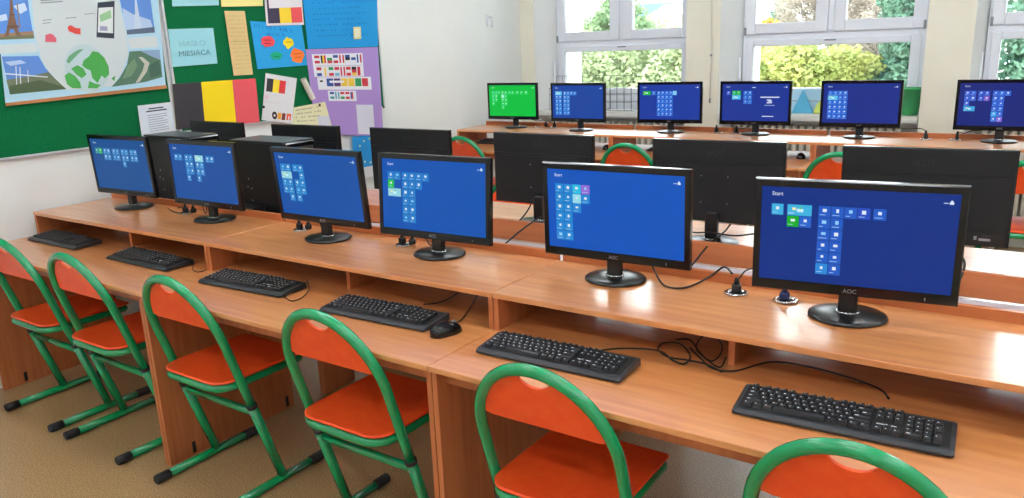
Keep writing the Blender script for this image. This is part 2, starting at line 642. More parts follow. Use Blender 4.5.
# tower photograph, upper left
pr.append(([(0.036, 1.999), (0.181, 2.003), (0.174, 1.887), (0.172, 1.757), (-0.006, 1.753)], (92, 142, 214)))
pr.append(([(0.103, 1.915), (0.158, 1.931), (0.166, 1.897), (0.129, 1.877)], (206, 222, 240)))
pr.append(([(0.02, 1.867), (0.063, 1.877), (0.063, 1.848), (0.015, 1.838)], (200, 216, 236)))
pr.append(([(-0.001, 1.781), (0.176, 1.794), (0.172, 1.757), (-0.006, 1.753)], (146, 118, 96)))
pr.append(([(0.104, 1.991), (0.108, 1.992), (0.098, 1.877), (0.104, 1.795), (0.115, 1.765), (0.094, 1.764), (0.082, 1.805), (0.066, 1.803), (0.049, 1.761), (0.03, 1.76), (0.052, 1.805), (0.077, 1.877)], (122, 92, 74)))
# bridge photograph, lower left
pr.append(([(0.004, 1.673), (0.178, 1.67), (0.201, 1.608), (0.241, 1.55), (0.288, 1.495), (0.006, 1.487)], (94, 136, 206)))
pr.append(([(0.003, 1.559), (0.12, 1.572), (0.212, 1.587), (0.241, 1.55), (0.288, 1.495), (0.006, 1.487)], (108, 116, 92)))
pr.append(([(0.005, 1.593), (0.203, 1.565), (0.204, 1.559), (0.004, 1.586)], (214, 220, 230)))
for dx in (15, 19, 27):
    pr.append(([(0.058, 1.625), (0.062, 1.624), (0.045, 1.506), (0.041, 1.507)] if dx == 15 else [(0.076, 1.619), (0.08, 1.619), (0.065, 1.51), (0.06, 1.51)] if dx == 19 else [(0.111, 1.602), (0.114, 1.602), (0.103, 1.518), (0.099, 1.518)], (226, 230, 238)))
# spire photograph, upper right
pr.append(([(0.661, 2.019), (0.849, 2.026), (0.845, 1.779), (0.674, 1.77)], (96, 138, 208)))
pr.append(([(0.672, 1.914), (0.725, 1.882), (0.829, 1.849), (0.838, 1.794), (0.673, 1.784), (0.666, 1.849)], (178, 200, 228)))
pr.append(([(0.756, 1.99), (0.762, 1.99), (0.764, 1.882), (0.769, 1.783), (0.714, 1.781), (0.74, 1.882)], (196, 210, 228)))
pr.append(([(0.675, 1.795), (0.847, 1.811), (0.845, 1.779), (0.674, 1.77)], (86, 100, 120)))
# wall on a mountain photograph, lower right
pr.append(([(0.672, 1.678), (0.858, 1.683), (0.85, 1.527), (0.74, 1.505), (0.534, 1.49), (0.589, 1.536), (0.645, 1.605)], (84, 116, 96)))
pr.append(([(0.739, 1.679), (0.858, 1.683), (0.854, 1.624), (0.795, 1.649)], (140, 164, 196)))
pr.append(([(0.721, 1.646), (0.745, 1.645), (0.783, 1.61), (0.756, 1.56), (0.703, 1.507), (0.678, 1.503), (0.732, 1.567), (0.751, 1.606)], (196, 192, 178)))
pr.append(([(0.011, 1.646), (0.087, 1.653), (0.113, 1.637), (0.035, 1.626)], (178, 198, 228)))
pr.append(([(0.012, 1.529), (0.165, 1.549), (0.26, 1.513), (0.288, 1.495), (0.006, 1.487)], (76, 92, 66)))
pr.append(([(0.119, 1.925), (0.126, 1.935), (0.116, 1.809), (0.11, 1.799)], (150, 120, 98)))
pr.append(([(0.077, 1.877), (0.101, 1.877), (0.101, 1.87), (0.076, 1.869)], (104, 78, 62)))
pr.append(([(0.055, 1.819), (0.109, 1.821), (0.11, 1.812), (0.052, 1.81)], (104, 78, 62)))
pr.append(([(-0.003, 1.767), (0.175, 1.774), (0.172, 1.757), (-0.006, 1.753)], (110, 112, 84)))
pr.append(([(0.647, 1.599), (0.696, 1.641), (0.706, 1.596), (0.661, 1.543), (0.605, 1.529)], (112, 142, 110)))
pr.append(([(0.774, 1.593), (0.842, 1.625), (0.847, 1.544), (0.775, 1.525)], (66, 98, 82)))
# globe
pr.append((disc([(0.315, 1.701), (0.553, 1.695), (0.515, 1.475), (0.277, 1.491)], .5, .48, .118, 28, .128), (190, 208, 212)))
for k, pl in enumerate(([(0.404, 1.638), (0.439, 1.66), (0.462, 1.686), (0.494, 1.679), (0.522, 1.648), (0.537, 1.601), (0.533, 1.558), (0.505, 1.539), (0.49, 1.554), (0.46, 1.516), (0.436, 1.543), (0.433, 1.584), (0.407, 1.597), (0.392, 1.614)], [(0.313, 1.638), (0.331, 1.664), (0.36, 1.683), (0.389, 1.696), (0.415, 1.698), (0.386, 1.676), (0.354, 1.65), (0.324, 1.624)], [(0.291, 1.564), (0.316, 1.58), (0.345, 1.561), (0.366, 1.526), (0.367, 1.494), (0.319, 1.497), (0.295, 1.521)], [(0.331, 1.6), (0.368, 1.615), (0.397, 1.597), (0.408, 1.565), (0.379, 1.546), (0.353, 1.568)], [(0.416, 1.53), (0.445, 1.514), (0.477, 1.505), (0.453, 1.488), (0.402, 1.492)], [(0.542, 1.537), (0.567, 1.55), (0.556, 1.519)])):
    pr.append((pl, (74, 158, 76) if k != 1 else (104, 160, 120)))
# phone
pr.append(([(0.535, 1.94), (0.632, 1.95), (0.595, 1.75), (0.496, 1.758)], (52, 58, 70)))
pr.append(([(0.535, 1.912), (0.618, 1.918), (0.593, 1.778), (0.508, 1.784)], (222, 228, 226)))
pr.append(([(0.534, 1.875), (0.601, 1.902), (0.599, 1.86), (0.533, 1.838)], (150, 196, 150)))
pr.append(([(0.527, 1.817), (0.568, 1.815), (0.564, 1.791), (0.521, 1.793)], (160, 156, 190)))
# small red drawings
pr.append(([(0.223, 1.739), (0.231, 1.774), (0.258, 1.781), (0.272, 1.773), (0.283, 1.753), (0.278, 1.736)], (206, 96, 110)))
pr.append(([(0.351, 1.813), (0.368, 1.823), (0.392, 1.808), (0.418, 1.805), (0.413, 1.774), (0.386, 1.777), (0.352, 1.792)], (214, 78, 72)))
for i, t in enumerate(([(0.239, 1.949), (0.437, 1.969), (0.435, 1.961), (0.237, 1.941)], [(0.236, 1.934), (0.349, 1.944), (0.348, 1.939), (0.235, 1.929)], [(0.23, 1.848), (0.276, 1.853), (0.275, 1.849), (0.23, 1.844)], [(0.228, 1.833), (0.268, 1.837), (0.267, 1.833), (0.227, 1.829)], [(0.349, 1.859), (0.407, 1.864), (0.407, 1.86), (0.348, 1.855)], [(0.453, 1.88), (0.508, 1.885), (0.508, 1.882), (0.452, 1.876)])):
    pr.append((t, (132, 142, 152)))
for k, (pl, c) in enumerate(pr):
    x = .00455 + .00003 * k
    mb.add([(x, a, b) for a, b in rel(pl)], [tuple(range(len(pl)))], flat(c))
mb.build('print', tp, weld=False)
q = [(-0.022, 1.447), (0.864, 1.48), (0.863, 1.461), (-0.024, 1.432)]
MB().prism(rel(q), .001, .012, M['batten'], 'x').build('batten', tp, 'orange-brown wooden batten')

# sheets at the foot of the left board and on the right board
q = [(0.669, 1.375), (0.882, 1.379), (0.883, 1.207), (0.666, 1.196)]
sheet('notice_sheet', 'white printed notice hanging over the bottom edge of the left green board', 'paper', q, 1, (226, 230, 238),
      [(sub(q, .3, .12, .75, .16), INK), (sub(q, .22, .2, .84, .24), INK)] + [(sub(q, .24, .34 + .075 * k, .82 - .1 * (k % 3 == 2), .36 + .075 * k), (150, 154, 164)) for k in range(8)])
sheet('paper_strip', 'pale blue paper cut off at the top of the picture beside the yellow one', 'paper', [(0.996, 2.075), (1.316, 2.1), (1.302, 1.938), (0.98, 1.927)], 1, (164, 218, 226))
sheet('yellow_paper', 'pale yellow paper at the top of the right board above the narrow tan strip', 'paper', [(1.331, 2.1), (1.658, 2.102), (1.638, 1.939), (1.319, 1.93)], 1, (244, 230, 150))
q = [(0.931, 1.798), (1.239, 1.803), (1.237, 1.589), (0.926, 1.581)]
sheet('motto_card', 'pale blue card lettered HASŁO MIESIĄCA beside the metal board edge', 'card', q, 1, (160, 218, 228),
      words(q, 'HASŁO', .18, .47, .2, (138, 188, 200), .6) + words(q, 'MIESIĄCA', .14, .73, .2, (92, 132, 150), .72))
q = [(1.334, 1.905), (1.487, 1.906), (1.492, 1.508), (1.343, 1.508)]
sheet('handwritten_strip', 'narrow tan strip of handwriting pinned between the blue card and the speech bubble poster', 'paper', q, 2, (226, 198, 140),
      [z for k in range(14) for z in scribble(q, .1, .9, .08 + .062 * k, (190, 158, 104), 30 + k, .012)] + [(sub(q, 0, .468, 1, .476), (190, 164, 112))])
FB, FY, FR = (62, 58, 62), (250, 218, 30), (222, 88, 96)
q = [(0.907, 1.483), (1.51, 1.482), (1.502, 1.197), (0.889, 1.215)]
sheet('belgian_flag', 'large black, yellow and red paper flag above the dark towers', 'flag', q, 1, FY,
      [(sub(q, 0, 0, .325, 1), FB), (sub(q, .7, 0, 1, 1), FR)])
q = [(1.521, 1.845), (1.947, 1.822), (1.963, 1.547), (1.535, 1.54)]
sheet('speech_bubble_poster', 'blue poster with red, yellow, green and orange speech bubbles', 'poster', q, 1, (44, 160, 222),
      scribble(q, .06, .8, .1, (24, 116, 190), 3, .06, .12) + scribble(q, .25, .62, .28, (24, 116, 190), 4, .05) +
      [(disc(q, .27, .42, .052, 18, .04, wob=.35), (232, 76, 84)), (disc(q, .68, .45, .045, 18, .036, wob=.4), (246, 216, 40)),
       (disc(q, .4, .74, .048, 16, .026, wob=.3), (22, 160, 120)), (disc(q, .82, .75, .058, 20, .05, wob=.3), (250, 126, 52)),
       (sub(q, .2, .38, .34, .4), (170, 40, 60)), (sub(q, .2, .45, .33, .47), (170, 40, 60)), (sub(q, .63, .42, .75, .44), (190, 150, 20)), (sub(q, .74, .7, .92, .72), (200, 80, 30)), (sub(q, .75, .78, .9, .8), (200, 80, 30)), (sub(q, .34, .74, .46, .76), (10, 110, 90))])
q = [(1.658, 2.102), (1.972, 2.128), (1.965, 1.82), (1.644, 1.814)]
sheet('flag_card', 'white-edged Belgian flag card at the top overlapping the speech bubble poster', 'flag', q, 3, (232, 228, 232),
      [(sub(q, .05, .05, .36, .95), (70, 62, 84)), (sub(q, .36, .05, .67, .95), (248, 214, 60)), (sub(q, .67, .05, .97, .95), (226, 84, 88)), (sub(q, .1, 0, .98, .62), (232, 226, 230))])
q = [(1.591, 1.512), (1.85, 1.463), (1.762, 1.163), (1.514, 1.21)]
sheet('country_sheet', 'white sheet with a small Belgian flag and coloured figures at its foot', 'paper', q, 4, (230, 229, 232),
      [(sub(q, .06, .1, .26, .38), FB), (sub(q, .26, .1, .46, .38), (250, 222, 60)), (sub(q, .46, .1, .66, .38), (220, 62, 66)),
       (disc(q, .4, .87, .022, 14, .026), (40, 36, 40)), (disc(q, .4, .87, .009, 10, .01), (220, 200, 190)), (sub(q, .5, .8, .62, .94), (240, 170, 60)), (sub(q, .64, .8, .76, .95), (120, 60, 40)), (sub(q, .8, .8, .95, .94), (236, 96, 60)), (sub(q, .86, .85, .9, .94), (230, 229, 232)),
       (disc(q, .1, .5, .016, 10), (238, 206, 214))] + scribble(q, .1, .6, .6, (212, 204, 210), 9, .02))
q = [(1.799, 1.268), (2.091, 1.284), (2.132, 1.109), (1.765, 1.151)]
sheet('handwritten_note', 'cream note with handwriting pinned beside the white country sheet', 'paper', q, 2, (238, 232, 190),
      [z for k in range(4) for z in scribble(q, .08, .9 - .08 * k, .2 + .2 * k, (110, 110, 96), 50 + k, .05, -.05)])
q = [(1.979, 2.115), (2.728, 2.16), (2.684, 1.657), (1.982, 1.657)]
sheet('blue_poster', 'large plain blue poster with faint handwriting at the top right of the board', 'poster', q, 2, (34, 150, 216),
      [z for k in range(7) for z in scribble(q, .1, .85 - .1 * (k % 2), .34 + .08 * k, (22, 124, 190), 70 + k, .018)] +
      [(sub(q, .63, .7, .74, .88), (232, 226, 170)), (sub(q, .65, .73, .72, .85), (244, 240, 210)), (sub(q, .63, .2, .74, .3), (220, 220, 190))])
q = [(1.96, 1.655), (2.685, 1.653), (2.667, 0.966), (1.982, 1.064)]
fl = []
W_ = (232, 232, 238)
R_, B_, G_, Y_, K_ = (206, 56, 70), (52, 80, 150), (44, 140, 84), (240, 200, 70), (40, 40, 44)
rowA = [(R_, W_, R_), (K_, Y_, R_), (W_, G_, R_), (B_, W_, R_), (R_, W_, R_), (B_, K_, W_), (W_, B_, W_), (B_, W_, R_)]
rowB = [(R_, W_, B_), (W_, Y_, W_), (G_, W_, R_), (R_, W_, (120, 180, 210)), (R_, W_, R_), (R_, W_, R_), (K_, R_, Y_), (R_, R_, W_)]
def flags(row, u0, v0, u1, v1):
    n = len(row)
    for i, (a, b, c) in enumerate(row):
        x0 = u0 + (u1 - u0) * (i + .08) / n
        x1 = u0 + (u1 - u0) * (i + .88) / n
        for k, cc in enumerate((a, b, c)):
            if i % 3 == 1:
                fl.append((sub(q, x0 + (x1 - x0) * k / 3, v0, x0 + (x1 - x0) * (k + 1) / 3, v1), cc))
            else:
                fl.append((sub(q, x0, v0 + (v1 - v0) * k / 3, x1, v0 + (v1 - v0) * (k + 1) / 3), cc))
fl.append((sub(q, .07, .06, .76, .32), W_))
flags(rowA, .09, .075, .75, .165)
fl.append((sub(q, .1, .19, .74, .2), (200, 196, 214)))
flags(rowB, .1, .21, .74, .31)
fl.append((sub(q, .1, .325, .86, .47), W_))
for k, c in enumerate((B_, (90, 60, 110), Y_, Y_, G_, R_)):
    fl.append((sub(q, .22 + .1 * k, .34, .31 + .1 * k, .43), c))
fl.append((sub(q, .26, .365, .46, .39), W_))
fl.append((sub(q, .13, .36, .17, .38), K_))
fl.append((sub(q, .22, .48, .62, .6), W_))
flags([(B_, W_, (60, 150, 170)), ((60, 160, 180), W_, (60, 160, 180)), (R_, W_, G_), (R_, W_, R_), (B_, R_, W_)], .24, .495, .6, .575)
fl.append((sub(q, .6, .64, .86, .98), (222, 222, 236)))
fl.append((sub(q, .04, .78, .2, 1.0), (222, 222, 232)))
sheet('flag_chart', 'purple poster with rows of small country flags on white strips', 'poster', q, 1, (172, 140, 206), fl)
q = [(2.327, 1.002), (2.693, 0.991), (2.677, 0.753), (2.323, 0.758)]
st = [(disc(q, .5 + .34 * math.cos(PI / 6 * k), .5 + .38 * math.sin(PI / 6 * k), .0105, 5), (236, 236, 190)) for k in range(12)]
sheet('european_flag', 'blue sheet with a circle of stars below the purple flag chart', 'flag', q, 1, (40, 140, 206), st)
sheet('plain_paper', 'white sheet hanging below the star circle sheet by the wall', 'paper', [(2.323, 0.758), (2.677, 0.753), (2.692, 0.678), (2.343, 0.666)], 1, (228, 228, 230))

# rolled paper
rp = MB()
a, b = [(1.897, 1.456), (1.968, 1.313)]
d = Vector((0, b[0] - a[0], b[1] - a[1]))
c0 = Vector((.02, a[0], a[1]))
rp.tube([c0, c0 + d], .021, flat((226, 220, 206)), 14, caps=False)
rp.tube([c0, c0 + d], .016, flat((206, 198, 182)), 14)
tag(rp.build('paper_roll', None, None, weld=False, loc=(XB, 0, 0)), 'small rolled paper pinned on green felt beside the purple poster', 'paper')
# black pins
for nm, q in (('a dark pin at the lower corner of the board beside the white wall', [(2.682, 1.196)]), ('a dark pin in the cream note', [(2.028, 1.266)]), ('a dark pin at the edge of the white country sheet', [(1.539, 1.294)])):
    y, z = q[0]
    tag(MB().ball((0, 0, 0), .009, M['black'], (.8, 1, 1)).build('push_pin', None, None, loc=(XB + .018, y, z)), nm, 'pin', 'push pins in the board')


# ------------------------------------------------------------------ desks with raised monitor shelves
SH, DH = 0.885, 0.76
TH = .018


def desk_unit(label, x0, w, y0, sgn, raise_z=0.0, grommets=(), group='computer desks'):
    """sgn +1: the user sits on the -y side"""
    D, S = DH + raise_z, SH + raise_z
    d = thing('computer_desk', label, 'desk', (x0 if sgn > 0 else x0 + w, y0, 0), 0 if sgn > 0 else PI, group)
    g = .0015
    MB().box((g, -.326, D - TH), (w - g, .438, D), M['wood'], .0015).build('desktop', d)
    for x in (g, w - g - TH):
        p = MB()
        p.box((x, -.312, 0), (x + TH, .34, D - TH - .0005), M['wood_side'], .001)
        po = p.build('side_panel', d)
        f = MB()
        for yy in (-.2, .3):
            f.box((x - .0012, yy - .008, .012), (x + TH + .0012, yy + .008, .062), M['dark'])
        f.build('foot_slot', po)
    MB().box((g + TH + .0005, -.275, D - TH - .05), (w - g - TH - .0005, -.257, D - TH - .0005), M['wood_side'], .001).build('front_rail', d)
    MB().box((g, 0, S - TH), (w - g, .42, S), M['wood'], .0015).build('shelf_top', d)
    for x in (g, w - g - TH):
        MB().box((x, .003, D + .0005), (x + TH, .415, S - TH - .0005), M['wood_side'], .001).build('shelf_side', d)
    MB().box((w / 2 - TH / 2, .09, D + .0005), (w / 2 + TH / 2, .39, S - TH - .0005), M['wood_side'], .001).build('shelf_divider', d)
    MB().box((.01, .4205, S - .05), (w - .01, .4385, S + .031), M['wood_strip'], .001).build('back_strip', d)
    for gx in grommets:
        k = MB()
        k.lathe([(.0, .0005), (.03, .0005), (.034, .002), (.036, .004), (.033, .0065), (.024, .006), (.022, .002), (.0, .002)], M['chrome'], 22, (gx, .335, S))
        k.lathe([(.0, .0022), (.021, .0022), (.0, .0026)], M['dark'], 16, (gx, .335, S))
        k.build('cable_grommet', d, 'chrome ring')
    return d


X1, W1 = -.488, 1.476
desk_unit('beech computer desk of the front row, set against the notice board wall', X1, W1, 0, 1, 0, (.85,))
desk_unit('beech computer desk in the middle of the front row, with a mouse on its corner', X1 + W1, W1, 0, 1, 0, (.212, .812))
desk_unit('beech computer desk of the front row nearest the camera, under the two largest lit screens', X1 + 2 * W1, W1, 0, 1, 0, (.665, .812))
Y2 = .765 + .4385
desk_unit('beech computer desk of the second row below the dark towers', X1, W1, Y2, -1)
desk_unit('beech computer desk in the middle of the second row', X1 + W1, W1, Y2, -1)
desk_unit('beech computer desk of the second row behind the largest lit screen', X1 + 2 * W1, W1, Y2, -1)
X3, W3, Y3, R3 = -.385, 1.487, 3.462, .053
desk_unit('beech computer desk by the windows carrying the green screen', X3, W3, Y3, 1, R3, (.62, .78))
desk_unit('beech computer desk by the windows in front of the first cream pillar', X3 + W3, W3, Y3, 1, R3, (.72, .86))
desk_unit('beech computer desk by the windows in front of the second cream pillar', X3 + 2 * W3, W3, Y3, 1, R3, (.62, .78))

bb = thing('bridge_board', 'narrow board, reflection painted white, bridging the gap between the front and second desk rows', 'board', (1.73, .6015, .812))
MB().box((-2.2, -.161, 0), (2.2, .161, .018), M['whiteboard'], .002).build('board', bb)
for k in range(4):
    MB().box((-2.1 + 1.4 * k - .02, -.1, -.812), (-2.1 + 1.4 * k + .02, .1, -.0005), M['wood_side'], .002).build('support', bb)


# ------------------------------------------------------------------ chairs
def make_chair(label, up=0.0, group='green and orange school chairs'):
    c = thing('school_chair', label, 'chair', (0, 0, 0), 0, group)
    G = M['green']
    hx = .212
    y0, k = .035, .29
    Pl = lambda x, z: (x, y0 - k * (z - .03), z)
    for sx in (-1, 1):
        x = sx * hx
        ru = MB().tube([(x, -.20, .0195), (x, .205, .0195)], .0165, G, 12).build('foot_runner', c)
        for ya, yb in ((-.245, -.185), (.175, .242)):
            m = MB()
            m.tube([(x, ya, .0195), (x, ya + .004 * (1 if ya < 0 else 1), .0195), (x, yb, .0195)], [.0172, .0192, .0192], M['rubber'], 12)
            m.build('rubber_cap', ru, 'black rubber cap')
        MB().tube([Pl(x, .03), Pl(x, .362)], .0185, G, 12).build('leg', c)
        MB().tube([Pl(x, .358), Pl(x, .374)], .0202, M['rubber'], 12).build('collar', c, 'black collar')
        b = MB()
        q = Vector(Pl(x, .335))
        b.ball((q.x, q.y - .019, q.z), .005, M['grey'], (1, .6, 1), 8, 5)
        b.build('bolt', c)
    # back frame
    path = [Pl(-hx, .362)]
    for z in (.44, .52, .59):
        path.append(Pl(-hx, z))
    N = 26
    zc, az = .632, .238
    for i in range(N + 1):
        a = PI - PI * i / N
        path.append(Pl(hx * math.cos(a), zc + az * math.sin(a)))
    for z in (.59, .52, .44, .362):
        path.append(Pl(hx, z))
    path = [(p[0], p[1] - k * up * (1 if j else 0), p[2] + (up if 0 < j < len(path) - 1 else 0)) for j, p in enumerate(path)]
    MB().tube(path, .0172, G, 12).build('back_frame', c)
    # backrest panel inside the arch, with a hand hole at the top
    zb = .708
    ri, rz = hx - .008, az - .008
    a0 = math.asin((zb - zc) / rz)
    out = []
    L = 30
    cut = []
    cr, ch = .052, .040
    arch = [(ri * math.cos(a0 + (PI - 2 * a0) * i / L), zc + rz * math.sin(a0 + (PI - 2 * a0) * i / L)) for i in range(L + 1)]
    right = [q for q in arch if q[0] > cr]
    left = [q for q in arch if q[0] < -cr]
    ztop = zc + rz * math.sqrt(1 - (cr / ri) ** 2)
    hole = [(cr * math.cos(PI * i / 12), ztop - ch * math.sin(PI * i / 12)) for i in range(13)]
    poly = right + hole + left
    # rounded lower corners
    xl = poly[-1][0]
    poly += [(xl + .006, zb - .012), (xl + .03, zb - .018), (-xl - .03, zb - .018), (-xl - .006, zb - .012)]
    n = len(poly)
    mb = MB()
    fr, bk = [], []
    for (x, z) in poly:
        q = Vector(Pl(x, z)) + Vector((0, -k * up, up))
        nrm = Vector((0, 1, k)).normalized()
        fr.append(q - nrm * .004 + nrm * .004)
        bk.append(q + nrm * .004 + nrm * .004)
    mb.add(fr + bk, [(i, (i + 1) % n, n + (i + 1) % n, n + i) for i in range(n)], M['orange'])
    ctr = Vector((0, 0, 0))
    # triangulate the concave face
    bm = bmesh.new()
    vs = [bm.verts.new(q) for q in fr]
    f = bm.faces.new(vs)
    tri = bmesh.ops.triangulate(bm, faces=[f])['faces']
    bm.verts.index_update()
    idx = [[v.index for v in t.verts] for t in bm.faces]
    bm.free()
    mb.add(fr, idx, M['orange'])
    mb.add(bk, [t[::-1] for t in idx], M['orange'])
    mb.build('backrest', c)
    # seat
    def rr(hw, ya, yb, rb, rf):
        o = []
        for cx, cy, r, s in ((hw, yb, rf, 0), (-hw, yb, rf, 1), (-hw, ya, rb, 2), (hw, ya, rb, 3)):
            for i in range(7):
                a = PI / 2 * (s + i / 6)
                ccx = cx - math.copysign(r, cx)
                ccy = cy - r if s < 2 else cy + r
                o.append((ccx + r * math.cos(a), ccy + r * math.sin(a)))
        return o
    zs = .472 + up
    s = MB()
    top = rr(.190, -.170, .232, .07, .010)
    n = len(top)
    ins = [(x * .975, .0235 + (y - .0235) * .975) for x, y in top]
    rings = [[(x, y, zs) for x, y in ins], [(x, y, zs + .004) for x, y in top], [(x, y, zs + .009) for x, y in top], [(x, y, zs + .0125) for x, y in ins]]
    for a, b in zip(rings, rings[1:]):
        s.add(a + b, [(i, (i + 1) % n, n + (i + 1) % n, n + i) for i in range(n)], M['orange'], True)
    s.add(rings[-1], [tuple(range(n))], M['orange'])
    s.add(rings[0], [tuple(range(n - 1, -1, -1))], M['orange'])
    s.build('seat', c)
    fp = rr(.179, -.16, .215, .07, .02)
    MB().tube([(x, y, zs - .0165) for x, y in fp], .016, G, 10, True).build('seat_frame', c)
    br = MB()
    for sx in (-1, 1):
        q = Pl(sx * hx, zs - .014)
        br.tube([(sx * .18, q[1] - k * 0, zs - .0135), (q[0], q[1], zs - .0135)], .011, G, 8)
    br.build('seat_bracket', c)
    MB().tube([Pl(-hx, .335), Pl(hx, .335)], .0145, G, 10).build('crossbar', c)
    return c


spots = [
    (.05, -.18, 0.00, 0, 'orange chair with green frame nearest the notice board wall'),
    (.612, -.18, 0.0, 0, 'orange chair with green frame, second from the notice boards, left of the first desk panel'),
    (1.318, -.18, 0.0, 0, 'orange chair with green frame at the middle desk, in front of the third keyboard'),
    (2.105, -.18, 0.0, 0, 'orange chair with green frame in front of the keyboard and mouse'),
    (2.88, -.18, 0.0, 1, 'orange chair with green frame in front of the fifth keyboard, seat under the nearest desk'),
    (3.63, -.19, 0.0, 1, 'chair nearest the camera, only its green arch and orange back in sight'),
]
chair0 = make_chair(spots[0][4])
chair1 = make_chair(spots[4][4], -.02)
used = set()
for i, (x, y, a, low, lb) in enumerate(spots):
    src = chair1 if low else chair0
    o = src if low not in used else copy_tree(src)
    used.add(low)
    o.location = (x - .025, y, 0)
    o.rotation_euler.z = a
    o['label'] = lb
tall = make_chair('', .06, 'chairs at the window desks')
for i, (x, y, lb) in enumerate([
    (-.01, 3.24, 'orange chair at the window desks below the green screen'),
    (1.444, 3.24, 'orange chair at the window desks seen between the two middle black monitor backs'),
    (2.85, 3.24, 'orange chair at the window desks partly behind the biggest black monitor back'),
    (3.81, 3.24, 'orange chair at the window desks cut off by the edge of the picture')]):
    o = tall if i == 0 else copy_tree(tall)
    o.location = (x, y, 0)
    o['label'] = lb
ch2 = copy_tree(chair0)
ch2.location = (1.33, 1.62, 0)
ch2.rotation_euler.z = PI
ch2['label'] = 'orange chair of the second row, its green arch just showing past the fourth lit screen'
ch2['group'] = 'chairs of the second row'


# ------------------------------------------------------------------ monitors
MW, MHH, MZ = .50, .306, .075
BS, BT, BBm = .018, .020, .028
SW, SHH = MW - 2 * BS, MHH - BT - BBm


def make_monitor():
    c = bpy.data.objects.new('monitor', None)
    COL.objects.link(c)
    yf = -.055
    m = MB()
    w, z0, z1 = MW / 2, MZ, MZ + MHH
    G = M['gloss']
    xa, xb, za, zb = -w + BS, w - BS, z0 + BBm, z1 - BT
    e = .003
    O = [(-w + e, z0 + e), (w - e, z0 + e), (w - e, z1 - e), (-w + e, z1 - e)]
    I = [(xa, za), (xb, za), (xb, zb), (xa, zb)]
    F = [(x, yf, z) for x, z in O] + [(x, yf + .0005, z) for x, z in I] + [(x, yf + .004, z) for x, z in I]
    qd = lambda a, b: [(a + i, a + (i + 1) % 4, b + (i + 1) % 4, b + i) for i in range(4)]
    m.add(F, qd(0, 4) + qd(4, 8), G)
    E = [(-w, z0), (w, z0), (w, z1), (-w, z1)]
    R2 = [(x, yf, z) for x, z in O] + [(x, yf + .003, z) for x, z in E] + [(x, yf + .02, z) for x, z in E]
    m.add(R2, qd(0, 4) + qd(4, 8), G)
    m.build('bezel', c)
    b = MB()
    T = M['matte']
    b.box((-w + .001, yf + .008, z0 + .001), (w - .001, yf + .024, z1 - .001), T, .004)
    zc = z1 - .085
    b.prism([(-w + .012, z0 + .004), (w - .012, z0 + .004), (w - .012, zc), (-w + .012, zc)], yf + .023, yf + .031, T, 'y')
    b.prism([(-w + .05, z0 + .05), (w - .05, z0 + .05), (w - .07, zc - .01), (-w + .07, zc - .01)], yf + .0305, yf + .034, T, 'y')
    bo = b.build('back_shell', c)
    MB().box((-w + .03, yf + .0308, z0 + .006), (w - .03, yf + .0322, z0 + .048), M['dark']).build('connector_recess', bo)
    st = MB()
    st.box((-w + .05, yf + .0322, z0 + .02), (-w + .082, yf + .0328, z0 + .028), M['grey'])
    st.box((-w + .05, yf + .0322, z0 + .032), (-w + .074, yf + .0328, z0 + .04), M['emboss'])
    st.box((-w + .088, yf + .0322, z0 + .022), (-w + .096, yf + .0328, z0 + .034), M['grey'])
    st.build('rating_label', bo)
    sc = MB()
    for sx in (-.05, .05):
        for sz in (.075, .175):
            sc.ball((sx, yf + .0345, z0 + sz), .003, M['grey'], (1, .5, 1), 8, 4)
    sc.build('mount_screws', bo)
    for nm, size, yy, zz, mat, flip in (('front_logo', .0155, yf - .0004, z0 + .0085, M['grey'], 1), ('back_logo', .034, yf + .0248, z1 - .058, M['emboss'], -1)):
        vs, fs = text_faces('AOC', size)
        wd = max(a for a, _ in vs)
        t = MB()
        t.add([((a - wd / 2) * flip, yy, zz + bb_) for a, bb_ in vs], fs, mat)
        t.build(nm, c if flip > 0 else bo, None, weld=False)
    pl = MB()
    pl.box((w - .075, yf - .0006, z0 + .008), (w - .073, yf, z0 + .016), M['grey'])
    pl.build('power_mark', c)
    nk = MB()
    nk.box((-.024, -.017, .012), (.024, .009, MZ + .042), M['black'], .004)
    nk.build('neck', c)
    bs = MB()
    bs.lathe([(.0, .0005), (.094, .0005), (.101, .004), (.1, .008), (.094, .0115), (.04, .016), (.0, .017)], M['base'], 40, (0, 0, 0), 1.0, .92)
    bso = bs.build('base', c)
    MB().lathe([(.026, .015), (.031, .0165), (.029, .0195), (.024, .019)], M['chrome'], 20, (0, -.004, 0), 1.05, .75).build('neck_ring', bso)
    return c


PU = .0312


